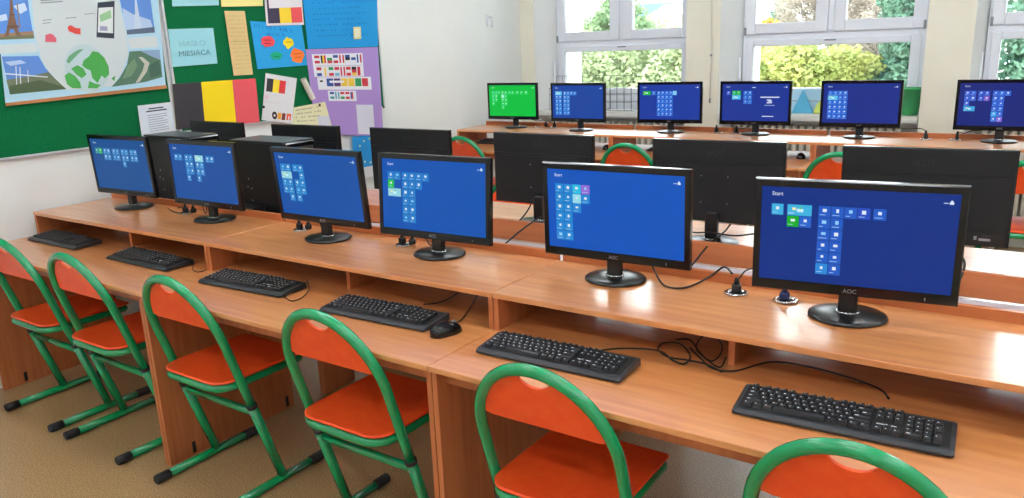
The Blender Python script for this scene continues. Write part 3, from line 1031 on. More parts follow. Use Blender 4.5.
def screen(parent, base, groups, tiles, extra=None, glowk=1.0):
    """start screen: groups of tiles [(x, [(col, row, span, colour)])] in tile pitches from the left"""
    m = MB()
    yf = -.055 + .0035
    x0, zt = -SW / 2, MZ + BBm + SHH
    m.add([(x0, yf, zt - SHH), (x0 + SW, yf, zt - SHH), (x0 + SW, yf, zt), (x0, yf, zt)], [(0, 1, 2, 3)], lit(base, glowk))

    def q(xa, za, xb, zb, col, k=1):
        y = yf - .00012 * k
        m.add([(x0 + xa, y, zt - zb), (x0 + xb, y, zt - zb), (x0 + xb, y, zt - za), (x0 + xa, y, zt - za)], [(0, 1, 2, 3)], lit(col, glowk))
    wht = (226, 236, 246)
    vs, fs = text_faces('Start', .0145)
    m.add([(x0 + .026 + a, yf - .00012, zt - .024 + b) for a, b in vs], fs, lit(wht, glowk))
    q(SW - .036, .0225, SW - .026, .0245, wht)
    q(SW - .0235, .0205, SW - .014, .0265, wht)
    q(SW - .0212, .0165, SW - .0163, .0205, wht)
    rnd = random.Random(len(groups) * 13 + base[2])
    for gx, cells in groups:
        for (cc, rr_, span, col) in cells:
            xa = gx * PU + cc * PU
            za = .047 + rr_ * PU
            wdt = span * PU - .0016
            q(xa, za, xa + wdt, za + PU - .0016, col)
            ic = wht if rnd.random() < .8 else (150, 210, 250)
            cx, cz = xa + wdt / 2, za + .0115
            if span == 1:
                a = .003 + rnd.random() * .0025
                b = .003 + rnd.random() * .002
                q(cx - a, cz - b, cx + a, cz + b, ic, 2)
                q(xa + .003, za + .0225, xa + .003 + .008 + rnd.random() * .012, za + .0242, (170, 206, 240), 2)
            else:
                q(xa + .012, za + .008, xa + .022, za + .015, (240, 236, 170), 2)
                q(xa + .024, za + .011, xa + .04, za + .02, (206, 240, 250), 2)
                q(xa + .03, za + .006, xa + .036, za + .012, (90, 200, 140), 2)
                q(xa + .003, za + .0225, xa + .018, za + .0242, (210, 236, 250), 2)
    if extra:
        for (xa, za, xb, zb, col) in extra:
            q(xa, za, xb, zb, col, 2)
    return m.build('screen', parent, 'lit screen', weld=False)


def grid(counts, col, special=None, c0=0):
    out = []
    for r, n in enumerate(counts):
        for k in range(n):
            out.append((c0 + k, r, 1, (special or {}).get((k, r), col)))
    return out


mon0 = make_monitor()
T6, T5, T4 = (30, 92, 200), (30, 138, 214), (34, 128, 204)
CY, GR, LT, PU_ = (60, 180, 226), (20, 176, 40), (150, 214, 226), (150, 110, 214)
FRONT = [
    ((-.035, .312, .05), 'front row monitor nearest the notice boards, its tiles in one wide band',
     (26, 82, 148), [(1.04, grid([1], (60, 150, 160)) + [(1, 0, 1, (40, 180, 90))]), (3.31, grid([2, 2], (56, 134, 200))), (5.77, grid([2, 2], (56, 134, 200))), (8.14, grid([2, 2, 1], (56, 134, 200))), (10.5, grid([2, 2], (56, 134, 200)))]),
    ((.667, .302, .012), 'front row monitor between the two dark towers, a pale wide tile in its top row',
     (22, 80, 158), [(0.946, grid([2], (52, 136, 206))), (3.5, grid([2, 2, 2, 1], (52, 136, 206))), (5.96, [(0, 0, 2, LT)] + [(a, b + 1, c, d) for a, b, c, d in grid([2, 2, 1], (52, 136, 206))]), (8.51, grid([2], (52, 136, 206)))]),
    ((1.461, .275, .018), 'front row monitor before the wider dark tower, pale wide tile in its second row',
     (14, 82, 168), [(0.899, grid([2], (44, 140, 210)) + [(0, 1, 2, LT)] + [(0, 2, 1, (44, 140, 210)), (1, 2, 1, (44, 140, 210)), (0, 3, 1, (44, 140, 210)), (1, 3, 1, (44, 140, 210)), (1, 4, 1, (44, 140, 210))]), (3.22, [(0, 0, 1, (44, 140, 210)), (1, 0, 1, (44, 140, 210)), (1, 1, 1, (44, 140, 210)), (0, 2, 1, (44, 140, 210)), (1, 2, 1, (44, 140, 210)), (0, 3, 1, (44, 140, 210)), (1, 3, 1, (44, 140, 210)), (0, 4, 1, (44, 140, 210))])]),
    ((2.045, .286, .045), 'front row monitor over the keyboard with the mouse, one bright green tile at left',
     (6, 84, 180), [(0.851, grid([2], T4) + [(0, 1, 1, (30, 200, 70)), (0, 2, 2, LT)]), (3.03, grid([4, 3, 2, 2, 2, 2], T4))]),
    ((2.762, .302, .028), 'front row monitor with one block of light blue tiles, left of the cable grommets',
     (4, 84, 190), [(0.899, grid([4, 4, 3, 2, 2, 2], T5, {(2, 0): (40, 190, 230), (3, 0): PU_, (2, 1): (150, 222, 236)}))]),
    ((3.466, .276, .124), 'largest and nearest monitor, deep blue screen with separate tile groups',
     (8, 48, 134), [(0.851, [(0, 0, 1, CY)]), (2.13, [(0, 0, 2, CY), (0, 1, 1, (16, 178, 34)), (1, 1, 1, (40, 100, 206))]), (4.62, grid([4, 2, 2, 2, 2, 2], T6, {(0, 5): (40, 140, 220), (3, 0): (36, 76, 196)})), (8.8, [(0, 0, 1, T6)])]),
]
first = True


def place_monitor(loc, rz, label, group, scr=True):
    global first
    if first:
        o, first = mon0, False
    else:
        o = copy_tree(mon0)
        for ch in kids(o):
            if ch.name.split('.')[0] == 'screen':
                bpy.data.objects.remove(ch)
    if rz < 2:
        loc = (loc[0] - .055 * math.sin(rz), loc[1], loc[2])
    o.location = loc
    o.rotation_euler = (0, 0, rz)
    return tag(o, label, 'monitor', group)


tilt = 0
mons = []
for (x, y, a), lb, base, gr in FRONT:
    mons.append((place_monitor((x, y, SH), a, lb, 'front row monitors'), base, gr, None))
S3 = SH + R3
N3 = (28, 62, 160)
t3 = (50, 130, 220)
GG = (40, 216, 96)
BACK = [
    ((.061, 3.731, .032), 'monitor with the bright green screen, at the window desks', (0, 196, 62),
     [(0.851, grid([2, 2, 2, 1], GG)), (2.79, grid([1], GG)), (3.97, grid([2, 2, 2, 2], GG, {(0, 1): (150, 240, 200)}) + [(0, 4, 1, GG)]), (6.24, grid([2], GG)), (8.7, grid([1], GG)), (10, grid([1], GG)), (11.5, grid([1], GG))], None),
    ((.729, 3.673, -.013), 'window desk monitor right beside the green screen, two block columns of tiles', (28, 70, 160),
     [(0.851, [(0, 0, 2, (110, 200, 246))] + [(a, b + 1, c, d) for a, b, c, d in grid([2, 2, 2, 2, 2], t3)]), (3.22, grid([4, 2, 2, 2, 2, 2], t3))], None),
    ((1.482, 3.736, .1), 'window desk monitor left of the first cream pillar, wide green tile at its left', (24, 58, 160),
     [(0.851, [(0, 0, 2, (22, 190, 50))]), (3.12, [(0, 0, 1, (60, 110, 210))]), (4.35, grid([4, 4, 4, 4, 4, 4], (40, 110, 220))), (8.28, [(0, 0, 1, (130, 206, 246))])], None),
    ((2.114, 3.77, .044), 'window desk monitor with a white notice on the right of its screen', (24, 52, 150),
     [(0.899, [(0, 0, 1, (50, 90, 200))]), (2.22, [(0, 0, 1, (30, 190, 60)), (1, 0, 1, (30, 190, 60)), (0, 1, 2, (80, 196, 240))]), (4.82, grid([2, 2, 2], (40, 110, 214)))],
     [(.27, .088, .40, .096, (220, 228, 240)), (.315, .108, .345, .116, (226, 232, 244)), (.325, .116, .352, .124, (200, 214, 236)), (.315, .126, .35, .134, (226, 232, 244)), (.30, .146, .37, .151, (160, 180, 220)), (.285, .222, .365, .228, (220, 228, 240)), (.21, .022, .235, .027, (220, 228, 240))]),
    ((2.81, 3.772, .025), 'window desk monitor beside the green plant pot, one block of tiles', (24, 46, 140),
     [(0.899, grid([2], (50, 110, 220)) + [(2, 0, 1, (50, 110, 220)), (3, 0, 1, (50, 110, 220)), (0, 1, 2, (100, 200, 240)), (2, 1, 1, (50, 110, 220)), (3, 1, 1, (50, 110, 220))] + [(a, b + 2, c, d) for a, b, c, d in grid([4, 4, 4, 4], (40, 110, 224))])], None),
    ((3.609, 3.775, -.006), 'window desk monitor in front of the second cream pillar, cut by the picture edge', (22, 38, 124),
     [(0.899, grid([2, 2, 1], (60, 100, 214)) + [(0, 3, 2, (60, 170, 230))]), (3.22, grid([2, 2], (50, 90, 210), {(1, 1): (130, 90, 200)})), (5.68, grid([3, 2, 2, 2, 2, 2], (50, 104, 220), {(1, 5): (140, 110, 220), (0, 4): (60, 170, 240)}))], None),
]
for (x, y, a), lb, base, gr, ex in BACK:
    mons.append((place_monitor((x, y, S3), a, lb, 'window desk monitors'), base, gr, ex))
REAR = [(-.165, .895, -.02, 'black monitor back of the second row, mostly hidden by the tower nearest the notice boards'),
        (.605, .885, .03, 'black monitor back behind the wider dark tower'),
        (1.335, .885, .003, 'black monitor back in front of the purple flag chart'),
        (2.082, .885, -.014, 'black monitor back between the fourth and fifth lit screens'),
        (2.85, .878, .036, 'black monitor back with two chairs at either side, behind the fifth and sixth screens'),
        (3.542, .880, .066, 'black monitor back at the edge of the picture, behind the largest screen')]
for x, y, a, lb in REAR:
    mons.append((place_monitor((x, y, SH), PI + a, lb, 'second row monitors seen from behind'), (20, 70, 170), [(.95, grid([2, 2, 2], T5))], None))
for o, base, gr, ex in mons:
    screen(o, base, gr, None, ex, SCREEN)
# the front panels lean a little on their necks, each its own way, and the stands sit slightly to one side
for (o, _b, _g, _e), tl, dx in zip(mons[:6], (-.038, -.006, -.072, .075, -.02, -.03), (-.025, -.03, -.025, -.022, -.018, -.004)):
    piv = Vector((0, -.055, MZ + MHH / 2))
    rm = Matrix.Rotation(-tl, 3, 'X')
    for ch in kids(o):
        if ch.name.split('.')[0] in ('base', 'neck'):
            ch.location.x += dx
        else:
            ch.rotation_euler = (-tl, 0, 0)
            ch.location = piv - rm @ piv


# ------------------------------------------------------------------ keyboards and mice
def make_keyboard():
    c = bpy.data.objects.new('keyboard', None)
    COL.objects.link(c)
    w, d = .466, .142
    b = MB()
    hw = w / 2
    prof = [(-d / 2, .004), (-d / 2, .009), (-d / 2 + .012, .014), (-d / 2 + .03, .0155), (d / 2 - .012, .024), (d / 2, .022), (d / 2, .004)]
    def loop(x, sh):
        return [(x, y * sh, z) for y, z in prof]
    rings = [loop(-hw, .93), loop(-hw + .006, 1), loop(hw - .006, 1), loop(hw, .93)]
    n = len(prof)
    for a, e in zip(rings, rings[1:]):
        b.add(a + e, [(i, (i + 1) % n, n + (i + 1) % n, n + i) for i in range(n)], M['keyedge'])
    b.add(rings[0], [tuple(range(n))], M['keyedge'])
    b.add(rings[-1], [tuple(range(n - 1, -1, -1))], M['keyedge'])
    b.box((-hw + .01, -d / 2 + .006, .0005), (hw - .01, d / 2 - .006, .0045), M['black'])
    b.build('shell', c)
    sl = (.024 - .0155) / (d - .042)
    zat = lambda y: .0155 + (y + d / 2 - .03) * sl
    dk = MB()
    dk.add([(-hw + .01, -d / 2 + .022, zat(-d / 2 + .022) + .0004), (hw - .01, -d / 2 + .022, zat(-d / 2 + .022) + .0004), (hw - .01, d / 2 - .012, zat(d / 2 - .012) + .0004), (-hw + .01, d / 2 - .012, zat(d / 2 - .012) + .0004)], [(0, 1, 2, 3)], M['dark'])
    dk.build('key_well', c)
    ks = MB()
    U = .0188

    def key(x, y, wu, hu=1.0, mark=True):
        wx, wy = wu * U - .0022, hu * U * .92 - .0022
        z0, z1 = zat(y) + .0006, zat(y + wy / 2) + .0085
        a, q = wx / 2, wy / 2
        t = .0022
        vs = [(x - a, y - q, z0), (x + a, y - q, z0), (x + a, y + q, z0), (x - a, y + q, z0),
              (x - a + t, y - q + t, z1), (x + a - t, y - q + t, z1), (x + a - t, y + q - t * .6, z1 + .0008), (x - a + t, y + q - t * .6, z1 + .0008)]
        ks.add(vs, [(4, 5, 6, 7), (0, 1, 5, 4), (1, 2, 6, 5), (2, 3, 7, 6), (3, 0, 4, 7)], M['key'])
        if mark:
            lx = x - a + t + .0018
            lw = .0035 if wu < 1.3 else .008
            ks.add([(lx, y + .0005, z1 + .0008), (lx + lw, y + .0005, z1 + .0008), (lx + lw, y + .0042, z1 + .0011), (lx, y + .0042, z1 + .0011)], [(0, 1, 2, 3)], M['legend'])
    xl = -hw + .018
    yr = [-d / 2 + .031 + U * .92 * r for r in range(5)] + [-d / 2 + .031 + U * .92 * 5 + .003]
    rows = {4: [1] * 13 + [2], 3: [1.5] + [1] * 12 + [1.5], 2: [1.75] + [1] * 11 + [2.25], 1: [2.25] + [1] * 10 + [2.75], 0: [1.25, 1.25, 1.25, 6.25, 1.25, 1.25, 1.25, 1.25]}
    for r, ws in rows.items():
        x = xl
        for wv in ws:
            key(x + wv * U / 2, yr[r], wv, 1, wv < 6)
            x += wv * U
    x = xl
    for grp in (1, 4, 4, 4):
        for k in range(grp):
            key(x + U / 2, yr[5], 1)
            x += U
        x += U * .62
    x1 = xl + 15.25 * U
    for k in range(3):
        key(x1 + (k + .5) * U, yr[5], 1)
        key(x1 + (k + .5) * U, yr[4], 1)
        key(x1 + (k + .5) * U, yr[3], 1)
        key(x1 + (k + .5) * U, yr[0], 1)
    key(x1 + 1.5 * U, yr[1], 1)
    x2 = x1 + 3.25 * U
    for k in range(3):
        for r in (1, 2, 3, 4):
            key(x2 + (k + .5) * U, yr[r], 1)
    key(x2 + U, yr[0], 2)
    key(x2 + 2.5 * U, yr[0], 1)
    key(x2 + 3.5 * U, yr[4], 1)
    key(x2 + 3.5 * U, (yr[3] + yr[2]) / 2, 1, 2)
    key(x2 + 3.5 * U, (yr[1] + yr[0]) / 2, 1, 2)
    ko = ks.build('keys', c, None, weld=False)
    st = MB()
    for k in range(3):
        st.add([(x2 + (.6 + k) * U, yr[5], zat(yr[5]) + .001), (x2 + (.6 + k) * U + .004, yr[5], zat(yr[5]) + .001), (x2 + (.6 + k) * U + .004, yr[5] + .004, zat(yr[5]) + .0012), (x2 + (.6 + k) * U, yr[5] + .004, zat(yr[5]) + .0012)], [(0, 1, 2, 3)], M['grey'])
    st.add([(x1 + .004, yr[2] - .004, zat(yr[2]) + .001), (x1 + .045, yr[2] - .004, zat(yr[2]) + .001), (x1 + .045, yr[2], zat(yr[2]) + .0013), (x1 + .004, yr[2], zat(yr[2]) + .0013)], [(0, 1, 2, 3)], M['legend'])
    st.build('status_marks', c, None, weld=False)
    return c


kb0 = make_keyboard()
KB = [(-.17, -.018, .0, DH, 'black keyboard nearest the notice board wall, half under the shelf'),
      (.605, -.035, .0, DH, 'black keyboard in the next bay, its cable curled at its corner'),
      (1.338, -.055, .055, DH, 'black keyboard at the left end of the middle desk, cable hanging over its corner'),
      (2.05, -.068, .04, DH, 'black keyboard with the mouse lying at its right'),
      (2.759, -.108, .025, DH, 'black keyboard at the left end of the nearest desk, under the fifth monitor'),
      (3.528, -.108, .055, DH, 'nearest and largest black keyboard, below the largest monitor'),
      (.0, 3.60, 0, DH + R3, 'black keyboard in the window desk bay below the green screen'),
      (1.59, 3.62, 0, DH + R3, 'black keyboard in the window desk bay below the first cream pillar')]
for i, (x, y, a, z, lb) in enumerate(KB):
    o = kb0 if i == 0 else copy_tree(kb0)
    o.location = (x, y, z + .0005)
    o.rotation_euler = (0, 0, a)
    tag(o, lb, 'keyboard', 'black keyboards on the desks')


def make_mouse():
    c = bpy.data.objects.new('computer_mouse', None)
    COL.objects.link(c)
    b = MB()
    n, s = 16, 12
    vs, fs = [], []
    for i in range(n + 1):
        t = i / n
        y = -.056 + .112 * t
        w = .031 * (max(0.0, 1 - abs(2 * t - 1) ** 3)) ** .5 * (1.04 - .16 * t)
        h = .038 * (max(0.0, 1 - abs(2 * t - .86) ** 2.6 / 1.5)) ** .6 * (1 if t > 0 else 0)
        if i in (0, n):
            w, h = .006, .008
        for k in range(s + 1):
            a = PI * k / s
            vs.append((w * math.cos(a), y, .001 + h * math.sin(a) ** .75))
    for i in range(n):
        for k in range(s):
            fs.append((i * (s + 1) + k, i * (s + 1) + k + 1, (i + 1) * (s + 1) + k + 1, (i + 1) * (s + 1) + k))
        fs.append((i * (s + 1) + s, i * (s + 1), (i + 1) * (s + 1), (i + 1) * (s + 1) + s))
    b.add(vs, fs, M['gloss'], True)
    b.add(vs, [tuple(range(s + 1)), tuple(range(n * (s + 1) + s, n * (s + 1) - 1, -1))], M['gloss'])
    b.build('body', c)
    wheel = MB()
    wheel.tube([(-.003, .03, .030), (.003, .03, .030)], .009, M['grey'], 14)
    wheel.build('scroll_wheel', c)
    return c


ms0 = make_mouse()
MS = [(2.35, -.098, -.35, DH, 'black mouse lying on the middle desk corner beside a keyboard'),
      (1.025, 3.56, .1, DH + R3, 'black mouse under the window desk shelf, left of the middle orange chair back'),
      (2.49, 3.56, .3, DH + R3, 'black mouse under the window desk shelf, left of the chair behind the biggest monitor back')]
for i, (x, y, a, z, lb) in enumerate(MS):
    o = ms0 if i == 0 else copy_tree(ms0)
    o.location = (x, y, z)
    o.rotation_euler = (0, 0, a)
    tag(o, lb, 'mouse', 'black computer mice')


# ------------------------------------------------------------------ towers in the gap between the rows
def tower(label, x, y, rz, w=.40, d=.19, h=.398):
    t = thing('tower_computer', label, 'computer', (x, y, .8305), rz, 'dark tower computers between the rows')
    b = MB()
    b.box((-w / 2, -d / 2, .008), (w / 2, d / 2, h - .003), M['case'], .003)
    b.build('case', t)
    MB().box((-w / 2 + .001, -d / 2 + .001, h - .0028), (w / 2 - .001, d / 2 - .001, h), M['casetop'], .001).build('top_sheen_cover', t, 'case top with reflected light put into its grey')
    sp = MB()
    sp.box((-w / 2 + .008, -d / 2 - .0025, .014), (w / 2 - .012, -d / 2 - .0002, h - .012), M['case'], .001)
    so = sp.build('side_panel', t)
    sd = MB()
    for (ux, uz) in ((.30, .52), (.34, .40), (.27, .42), (.33, .25)):
        sd.ball((-w / 2 + w * ux, -d / 2 - .003, h * uz), .0045, M['grey'], (1, .4, 1), 8, 4)
    sd.build('screws', so)
    fr = MB()
    fr.box((w / 2, -d / 2 + .004, .01), (w / 2 + .02, d / 2 - .004, h - .006), M['gloss'], .006)
    fr.box((w / 2 + .02, -d / 2 + .02, h - .07), (w / 2 + .022, d / 2 - .02, h - .03), M['black'], .001)
    fr.build('front_bezel', t)
    bk = MB()
    bk.box((-w / 2 - .003, -d / 2 + .012, .03), (-w / 2, d / 2 - .012, h - .02), M['grey'], .001)
    bk.build('rear_plate', t)
    for sx in (-1, 1):
        for sy in (-1, 1):
            MB().box((sx * w * .4 - .015, sy * d * .36 - .012, 0), (sx * w * .4 + .015, sy * d * .36 + .012, .0085), M['rubber'], .002).build('foot', t)
    return t


tower('dark tower computer between the first and second lit screens', -.095, .652, .0)
tower('wider looking dark tower computer between the second and third lit screens', .665, .652, .0, .40)
ns = thing('network_box', 'small flat black box with two port marks at the foot of the wider tower', 'box', (.60, .50, .8305))
MB().box((-.11, -.04, 0), (.11, .04, .086), M['black'], .004).build('case', ns)
pm = MB()
for x in (.03, .07):
    pm.box((x - .005, -.0412, .072), (x + .005, -.0402, .080), M['grey'])
pm.build('port_marks', ns)


# ------------------------------------------------------------------ cables and plugs
def cable(name, label, pts, r=.0033, mat='black', group=None, cat='cable'):
    P = [Vector(q) for q in pts]
    o = MB().tube(curve_pts([q - P[0] for q in P], 7), r, M[mat], 8).build(name, None, None, loc=P[0])
    return tag(o, label, cat, group)


def plug(name, label, x, y, z, mat='black', h=.04, rz=0.0, group='plugs in the desk grommets', cat='plug'):
    t = thing(name, label, cat, (x, y, z), rz, group)
    MB().box((-.014, -.010, .0005), (.014, .010, h * .62), M[mat], .004).build('body', t)
    MB().lathe([(.0, h * .6), (.009, h * .6), (.006, h), (.0, h + .002)], M[mat], 12).build('strain_relief', t)
    return t


zS = SH + .0033
zD = DH + .0035
# shelf of the nearest desk
plug('power_plug', 'black plug in the grommet between the fifth and the largest monitor', 3.129, .338, SH + .003, 'black', .045, .3)
plug('monitor_plug', 'dark blue monitor plug in the grommet left of the largest monitor base', 3.27, .340, SH + .003, 'blueplug', .036, .1)
cable('monitor_cable', 'black cable drooping from the fifth monitor to the chrome grommet', [(x, y, z) for (x, y), z in zip([(2.805, 0.416), (2.851, 0.362), (2.909, 0.306), (2.965, 0.299), (2.997, 0.35), (3.025, 0.413), (3.058, 0.429), (3.104, 0.37)], (.95, .915, zS, zS, zS + .004, zS + .02, SH + .05, SH + .05))])
cable('power_cable', 'thin black cable rising from the chrome grommet to the largest monitor', [(3.133, .345, SH + .045), (3.15, .36, SH + .07), (3.18, .38, SH + .075), (3.23, .36, SH + .10), (3.28, .30, SH + .13)], .0025)
cable('signal_cable', 'short black cable from the blue plug to behind the largest monitor', [(3.272, .342, SH + .036), (3.285, .35, SH + .058), (3.31, .35, SH + .07), (3.34, .30, SH + .10), (3.36, .272, SH + .13)], .003)
# cables behind, in the gap
cable('monitor_cable', 'black cable hanging from the fourth black monitor back to the desk', [(2.06, .862, SH + .09), (2.055, .85, SH + .07), (2.04, .84, SH + .045), (2.02, .83, SH + .02), (2.0, .815, SH + .004)], .0032)
cable('power_cable', 'black cable slanting from the fourth black monitor back into the gap', [(2.16, .862, SH + .1), (2.18, .82, SH + .072), (2.14, .77, SH + .045), (2.09, .72, SH + .0), (2.05, .66, .84), (2.02, .62, .834)], .0035)
cable('monitor_cable', 'black cable with a thick plug dropping from the fifth black monitor back', [(2.93, .855, SH + .085), (2.915, .84, SH + .06), (2.895, .815, SH + .04), (2.875, .76, SH + .012), (2.86, .70, .862), (2.85, .64, .834)], .0035)
cable('power_cable', 'black cable looping across the foot of the fifth black monitor back', [(2.70, .866, SH + .09), (2.74, .85, SH + .05), (2.80, .835, SH + .045), (2.86, .84, SH + .05), (2.95, .85, SH + .045), (3.05, .86, SH + .06), (3.15, .87, SH + .03), (3.2, .88, SH + .004)], .0032)
plug('cable_adapter', 'thick black adapter on the cable behind the fifth monitor', 2.905, .805, SH + .0, 'black', .05, .5, 'adapters behind the monitors', 'adapter')
cable('monitor_cable', 'grey black cable behind the lower corner of the largest monitor', [(3.62, .862, SH + .09), (3.66, .83, SH + .07), (3.685, .79, SH + .05), (3.68, .75, SH + .01), (3.66, .68, .86), (3.64, .62, .834)], .004)
# front row, other desks
for k, (x, lb) in enumerate([(1.20, 'black plug behind the base of the third monitor'), (1.80, 'black plug left of the fourth monitor base'), (.365, 'black plug between the first and second monitor bases')]):
    plug('power_plug', lb, x - .01, .335, SH + .003, 'black', .045, .2 * k)
    plug('monitor_plug', lb.replace('plug', 'signal plug, smaller,'), x + .028, .352, SH + .003 if k else SH + .003, 'black', .036, .4)
    cable('monitor_cable', lb.replace('black plug', 'black cable looping from the plug'), [(x + .028, .352, SH + .038), (x + .04, .36, SH + .06), (x + .075, .37, SH + .045), (x + .11, .36, zS + .004), (x + .15, .345, zS + .03), (x + .18, .33, SH + .11)], .0028)
cable('power_cable', 'coiled black cable lying beside the second monitor base', [(x, y, zS) for x, y in [(0.151, 0.367), (0.245, 0.329), (0.332, 0.316), (0.336, 0.37), (0.267, 0.446), (0.191, 0.468), (0.203, 0.39)]], .0028)
# keyboard leads
cable('keyboard_cable', 'black lead of the fifth keyboard coiling under the nearest shelf', [(x, y, zD) for x, y in [(2.844, 0.007), (2.886, 0.047), (2.951, 0.078), (3.003, 0.081), (3.05, 0.041), (3.09, 0.03), (3.083, 0.092), (3.024, 0.163), (2.98, 0.148), (2.983, 0.096), (3.032, 0.055), (3.084, 0.059), (3.14, 0.058), (3.198, 0.029)]], .0026)
cable('keyboard_cable', 'black lead of the nearest keyboard running under the nearest shelf', [(x, y, z) for (x, y), z in zip([(3.606, 0.034), (3.583, 0.091), (3.543, 0.135), (3.47, 0.159), (3.377, 0.174), (3.289, 0.156), (3.226, 0.052), (3.166, 0.041), (3.113, 0.091), (3.061, 0.148)], [DH + .02, DH + .012] + [zD] * 8)], .0026)
cable('keyboard_cable', 'black lead of the keyboard with the mouse, running back under the shelf', [(x, y, z) for (x, y), z in zip([(2.136, 0.046), (2.14, 0.096), (2.143, 0.159), (2.131, 0.243)], (DH + .02, DH + .008, zD, zD))], .0024)
cable('mouse_cable', 'black lead running from the mouse back under the shelf', [(x, y, z) for (x, y), z in zip([(2.339, -0.034), (2.316, 0.028), (2.272, 0.13), (2.225, 0.227), (2.196, 0.29)], (DH + .012, zD, zD, zD, zD))], .0024)
cable('keyboard_cable', 'thin lead looping over the right corner of the third keyboard', [(x, y, z) for (x, y), z in zip([(1.53, 0.058), (1.598, 0.007), (1.644, -0.063), (1.648, -0.113), (1.596, -0.101), (1.533, -0.067)], (DH + .02, DH + .008, zD, zD, zD, DH + .006))], .002)
cable('keyboard_cable', 'thin lead curled beside the second keyboard', [(x, y, z) for (x, y), z in zip([(0.745, 0.064), (0.835, 0.028), (0.907, -0.023), (0.967, -0.043), (0.981, -0.019), (0.965, 0.006)], (DH + .02, DH + .008, zD, zD, zD, zD))], .002)
cable('power_cable', 'tangle of thin black cable under the nearest shelf, left of its upright', [(x, y, z) for (x, y), z in zip([(3.003, 0.182), (3.057, 0.157), (3.109, 0.1), (3.153, 0.076), (3.162, 0.13), (3.119, 0.2), (3.078, 0.214), (3.083, 0.137), (3.148, 0.058), (3.186, 0.047), (3.182, 0.108)], [zD + .004, zD + .02, zD + .012, zD + .004, zD + .02, zD + .03, zD + .02, zD + .008, zD + .012, zD + .004, zD + .01])], .0024)
# window desks
for k, (x, y) in enumerate([(.30, 3.83), (.385, 3.83), (1.8, 3.83), (1.95, 3.83), (3.2, 3.83), (3.38, 3.83)]):
    lb = ['black plug behind the green screen base', 'black plug between the green screen and the next monitor', 'black plug under the hanging blind cord', 'black plug left of the monitor with the white notice',
          'black plug in front of the second cream pillar', 'black plug next to the base of the window monitor at the picture edge'][k]
    plug('power_plug', lb, x, y, S3 + .003, 'black', .05, .3 * k)
cable('monitor_cable', 'black cable lying across the window desk right of the plant pot', [(3.2, 3.83, S3 + .05), (3.16, 3.83, S3 + .066), (3.08, 3.83, S3 + .06), (2.98, 3.835, S3 + .07), (2.9, 3.83, S3 + .1)], .003)
cable('monitor_cable', 'black cable leading to the window monitor at the picture edge', [(3.38, 3.83, S3 + .05), (3.42, 3.81, S3 + .045), (3.46, 3.83, S3 + .06), (3.52, 3.835, S3 + .066), (3.58, 3.83, S3 + .1)], .003)
cable('monitor_cable', 'black cable behind the monitor with the white notice', [(1.95, 3.83, S3 + .05), (1.99, 3.81, S3 + .035), (2.04, 3.83, S3 + .05), (2.1, 3.80, S3 + .09)], .003)
cable('monitor_cable', 'black cable on the window desk between the green and first blue screens', [(.30, 3.83, S3 + .05), (.27, 3.83, S3 + .06), (.22, 3.83, S3 + .05), (.15, 3.80, S3 + .07), (.1, 3.745, S3 + .1)], .003)


# ------------------------------------------------------------------ outside the windows
GZ = -3.2
go = MB().box((-40, YO + .3, GZ - .1), (40, 70, GZ), noisy('lawn', (92, 120, 62), (130, 150, 84), scale=2, rough=.9))
struct(go, 'ground_outside', 'lawn outside the windows')

L_pale = leaf_mat('leaves_hazed_green', (124, 142, 100), (172, 180, 142))  # leaf colours are lightened so they carry the outdoor haze
L_yel = leaf_mat('leaves_yellow_green', (128, 144, 78), (184, 182, 114))
L_mid = leaf_mat('leaves_mid_green', (96, 126, 90), (148, 166, 124))
L_pine = leaf_mat('needles_blue_green', (58, 96, 78), (112, 144, 122))
L_gold = leaf_mat('leaves_gold', (184, 140, 62), (212, 174, 92))
L_twig = leaf_mat('dry_twigs', (142, 128, 114), (180, 168, 156))
BARK = noisy('bark', (92, 76, 60), (124, 104, 84), scale=14, rough=.9)


def tree(name, label, x, y, blobs, leaf, n, size, seed, trunk_r=.12, twiggy=False, cat='tree'):
    rnd = random.Random(seed)
    t = thing(name, label, cat, (x, y, GZ), 0, 'trees outside the windows')
    top = max(b[2] for b in blobs)
    tr = MB()
    tr.tube([(0, 0, 0), (.06, 0, top * .4), (0, .05, top * .8)], [trunk_r, trunk_r * .75, trunk_r * .35], BARK, 8)
    for (bx, by, bz, br) in blobs:
        tr.tube([(.03, 0, max(.2, min(top * .45, bz * .6))), (bx * .5, by * .5, bz * .8), (bx, by, bz)], [trunk_r * .5, trunk_r * .3, .02], BARK, 6)
    tr.build('trunk', t)
    m = MB()
    vs, fs = [], []
    tot = sum(b[3] ** 2 for b in blobs)
    for (bx, by, bz, br) in blobs:
        for k in range(int(n * br ** 2 / tot)):
            a, cz = rnd.random() * 2 * PI, rnd.random() * 2 - 1
            s = math.sqrt(1 - cz * cz)
            r = br * (.55 + .5 * rnd.random() ** .6) * (1 + .18 * math.sin(3 * a + bx) + .15 * math.sin(5 * cz + 2 * a))
            c = Vector((bx + r * s * math.cos(a), by + r * s * math.sin(a), bz + r * cz * .85))
            u = Vector((rnd.gauss(0, 1), rnd.gauss(0, 1), rnd.gauss(0, .7))).normalized()
            v = u.orthogonal().normalized()
            v = (v * math.cos(k) + u.cross(v) * math.sin(k))
            h = size * (.6 + .8 * rnd.random())
            w = h * (.08 if twiggy else .55)
            o = len(vs)
            vs += [c - u * h, c + v * w, c + u * h, c - v * w]
            fs.append((o, o + 1, o + 2, o + 3))
    m.add(vs, fs, leaf)
    m.build('foliage', t, None, weld=False)
    return t


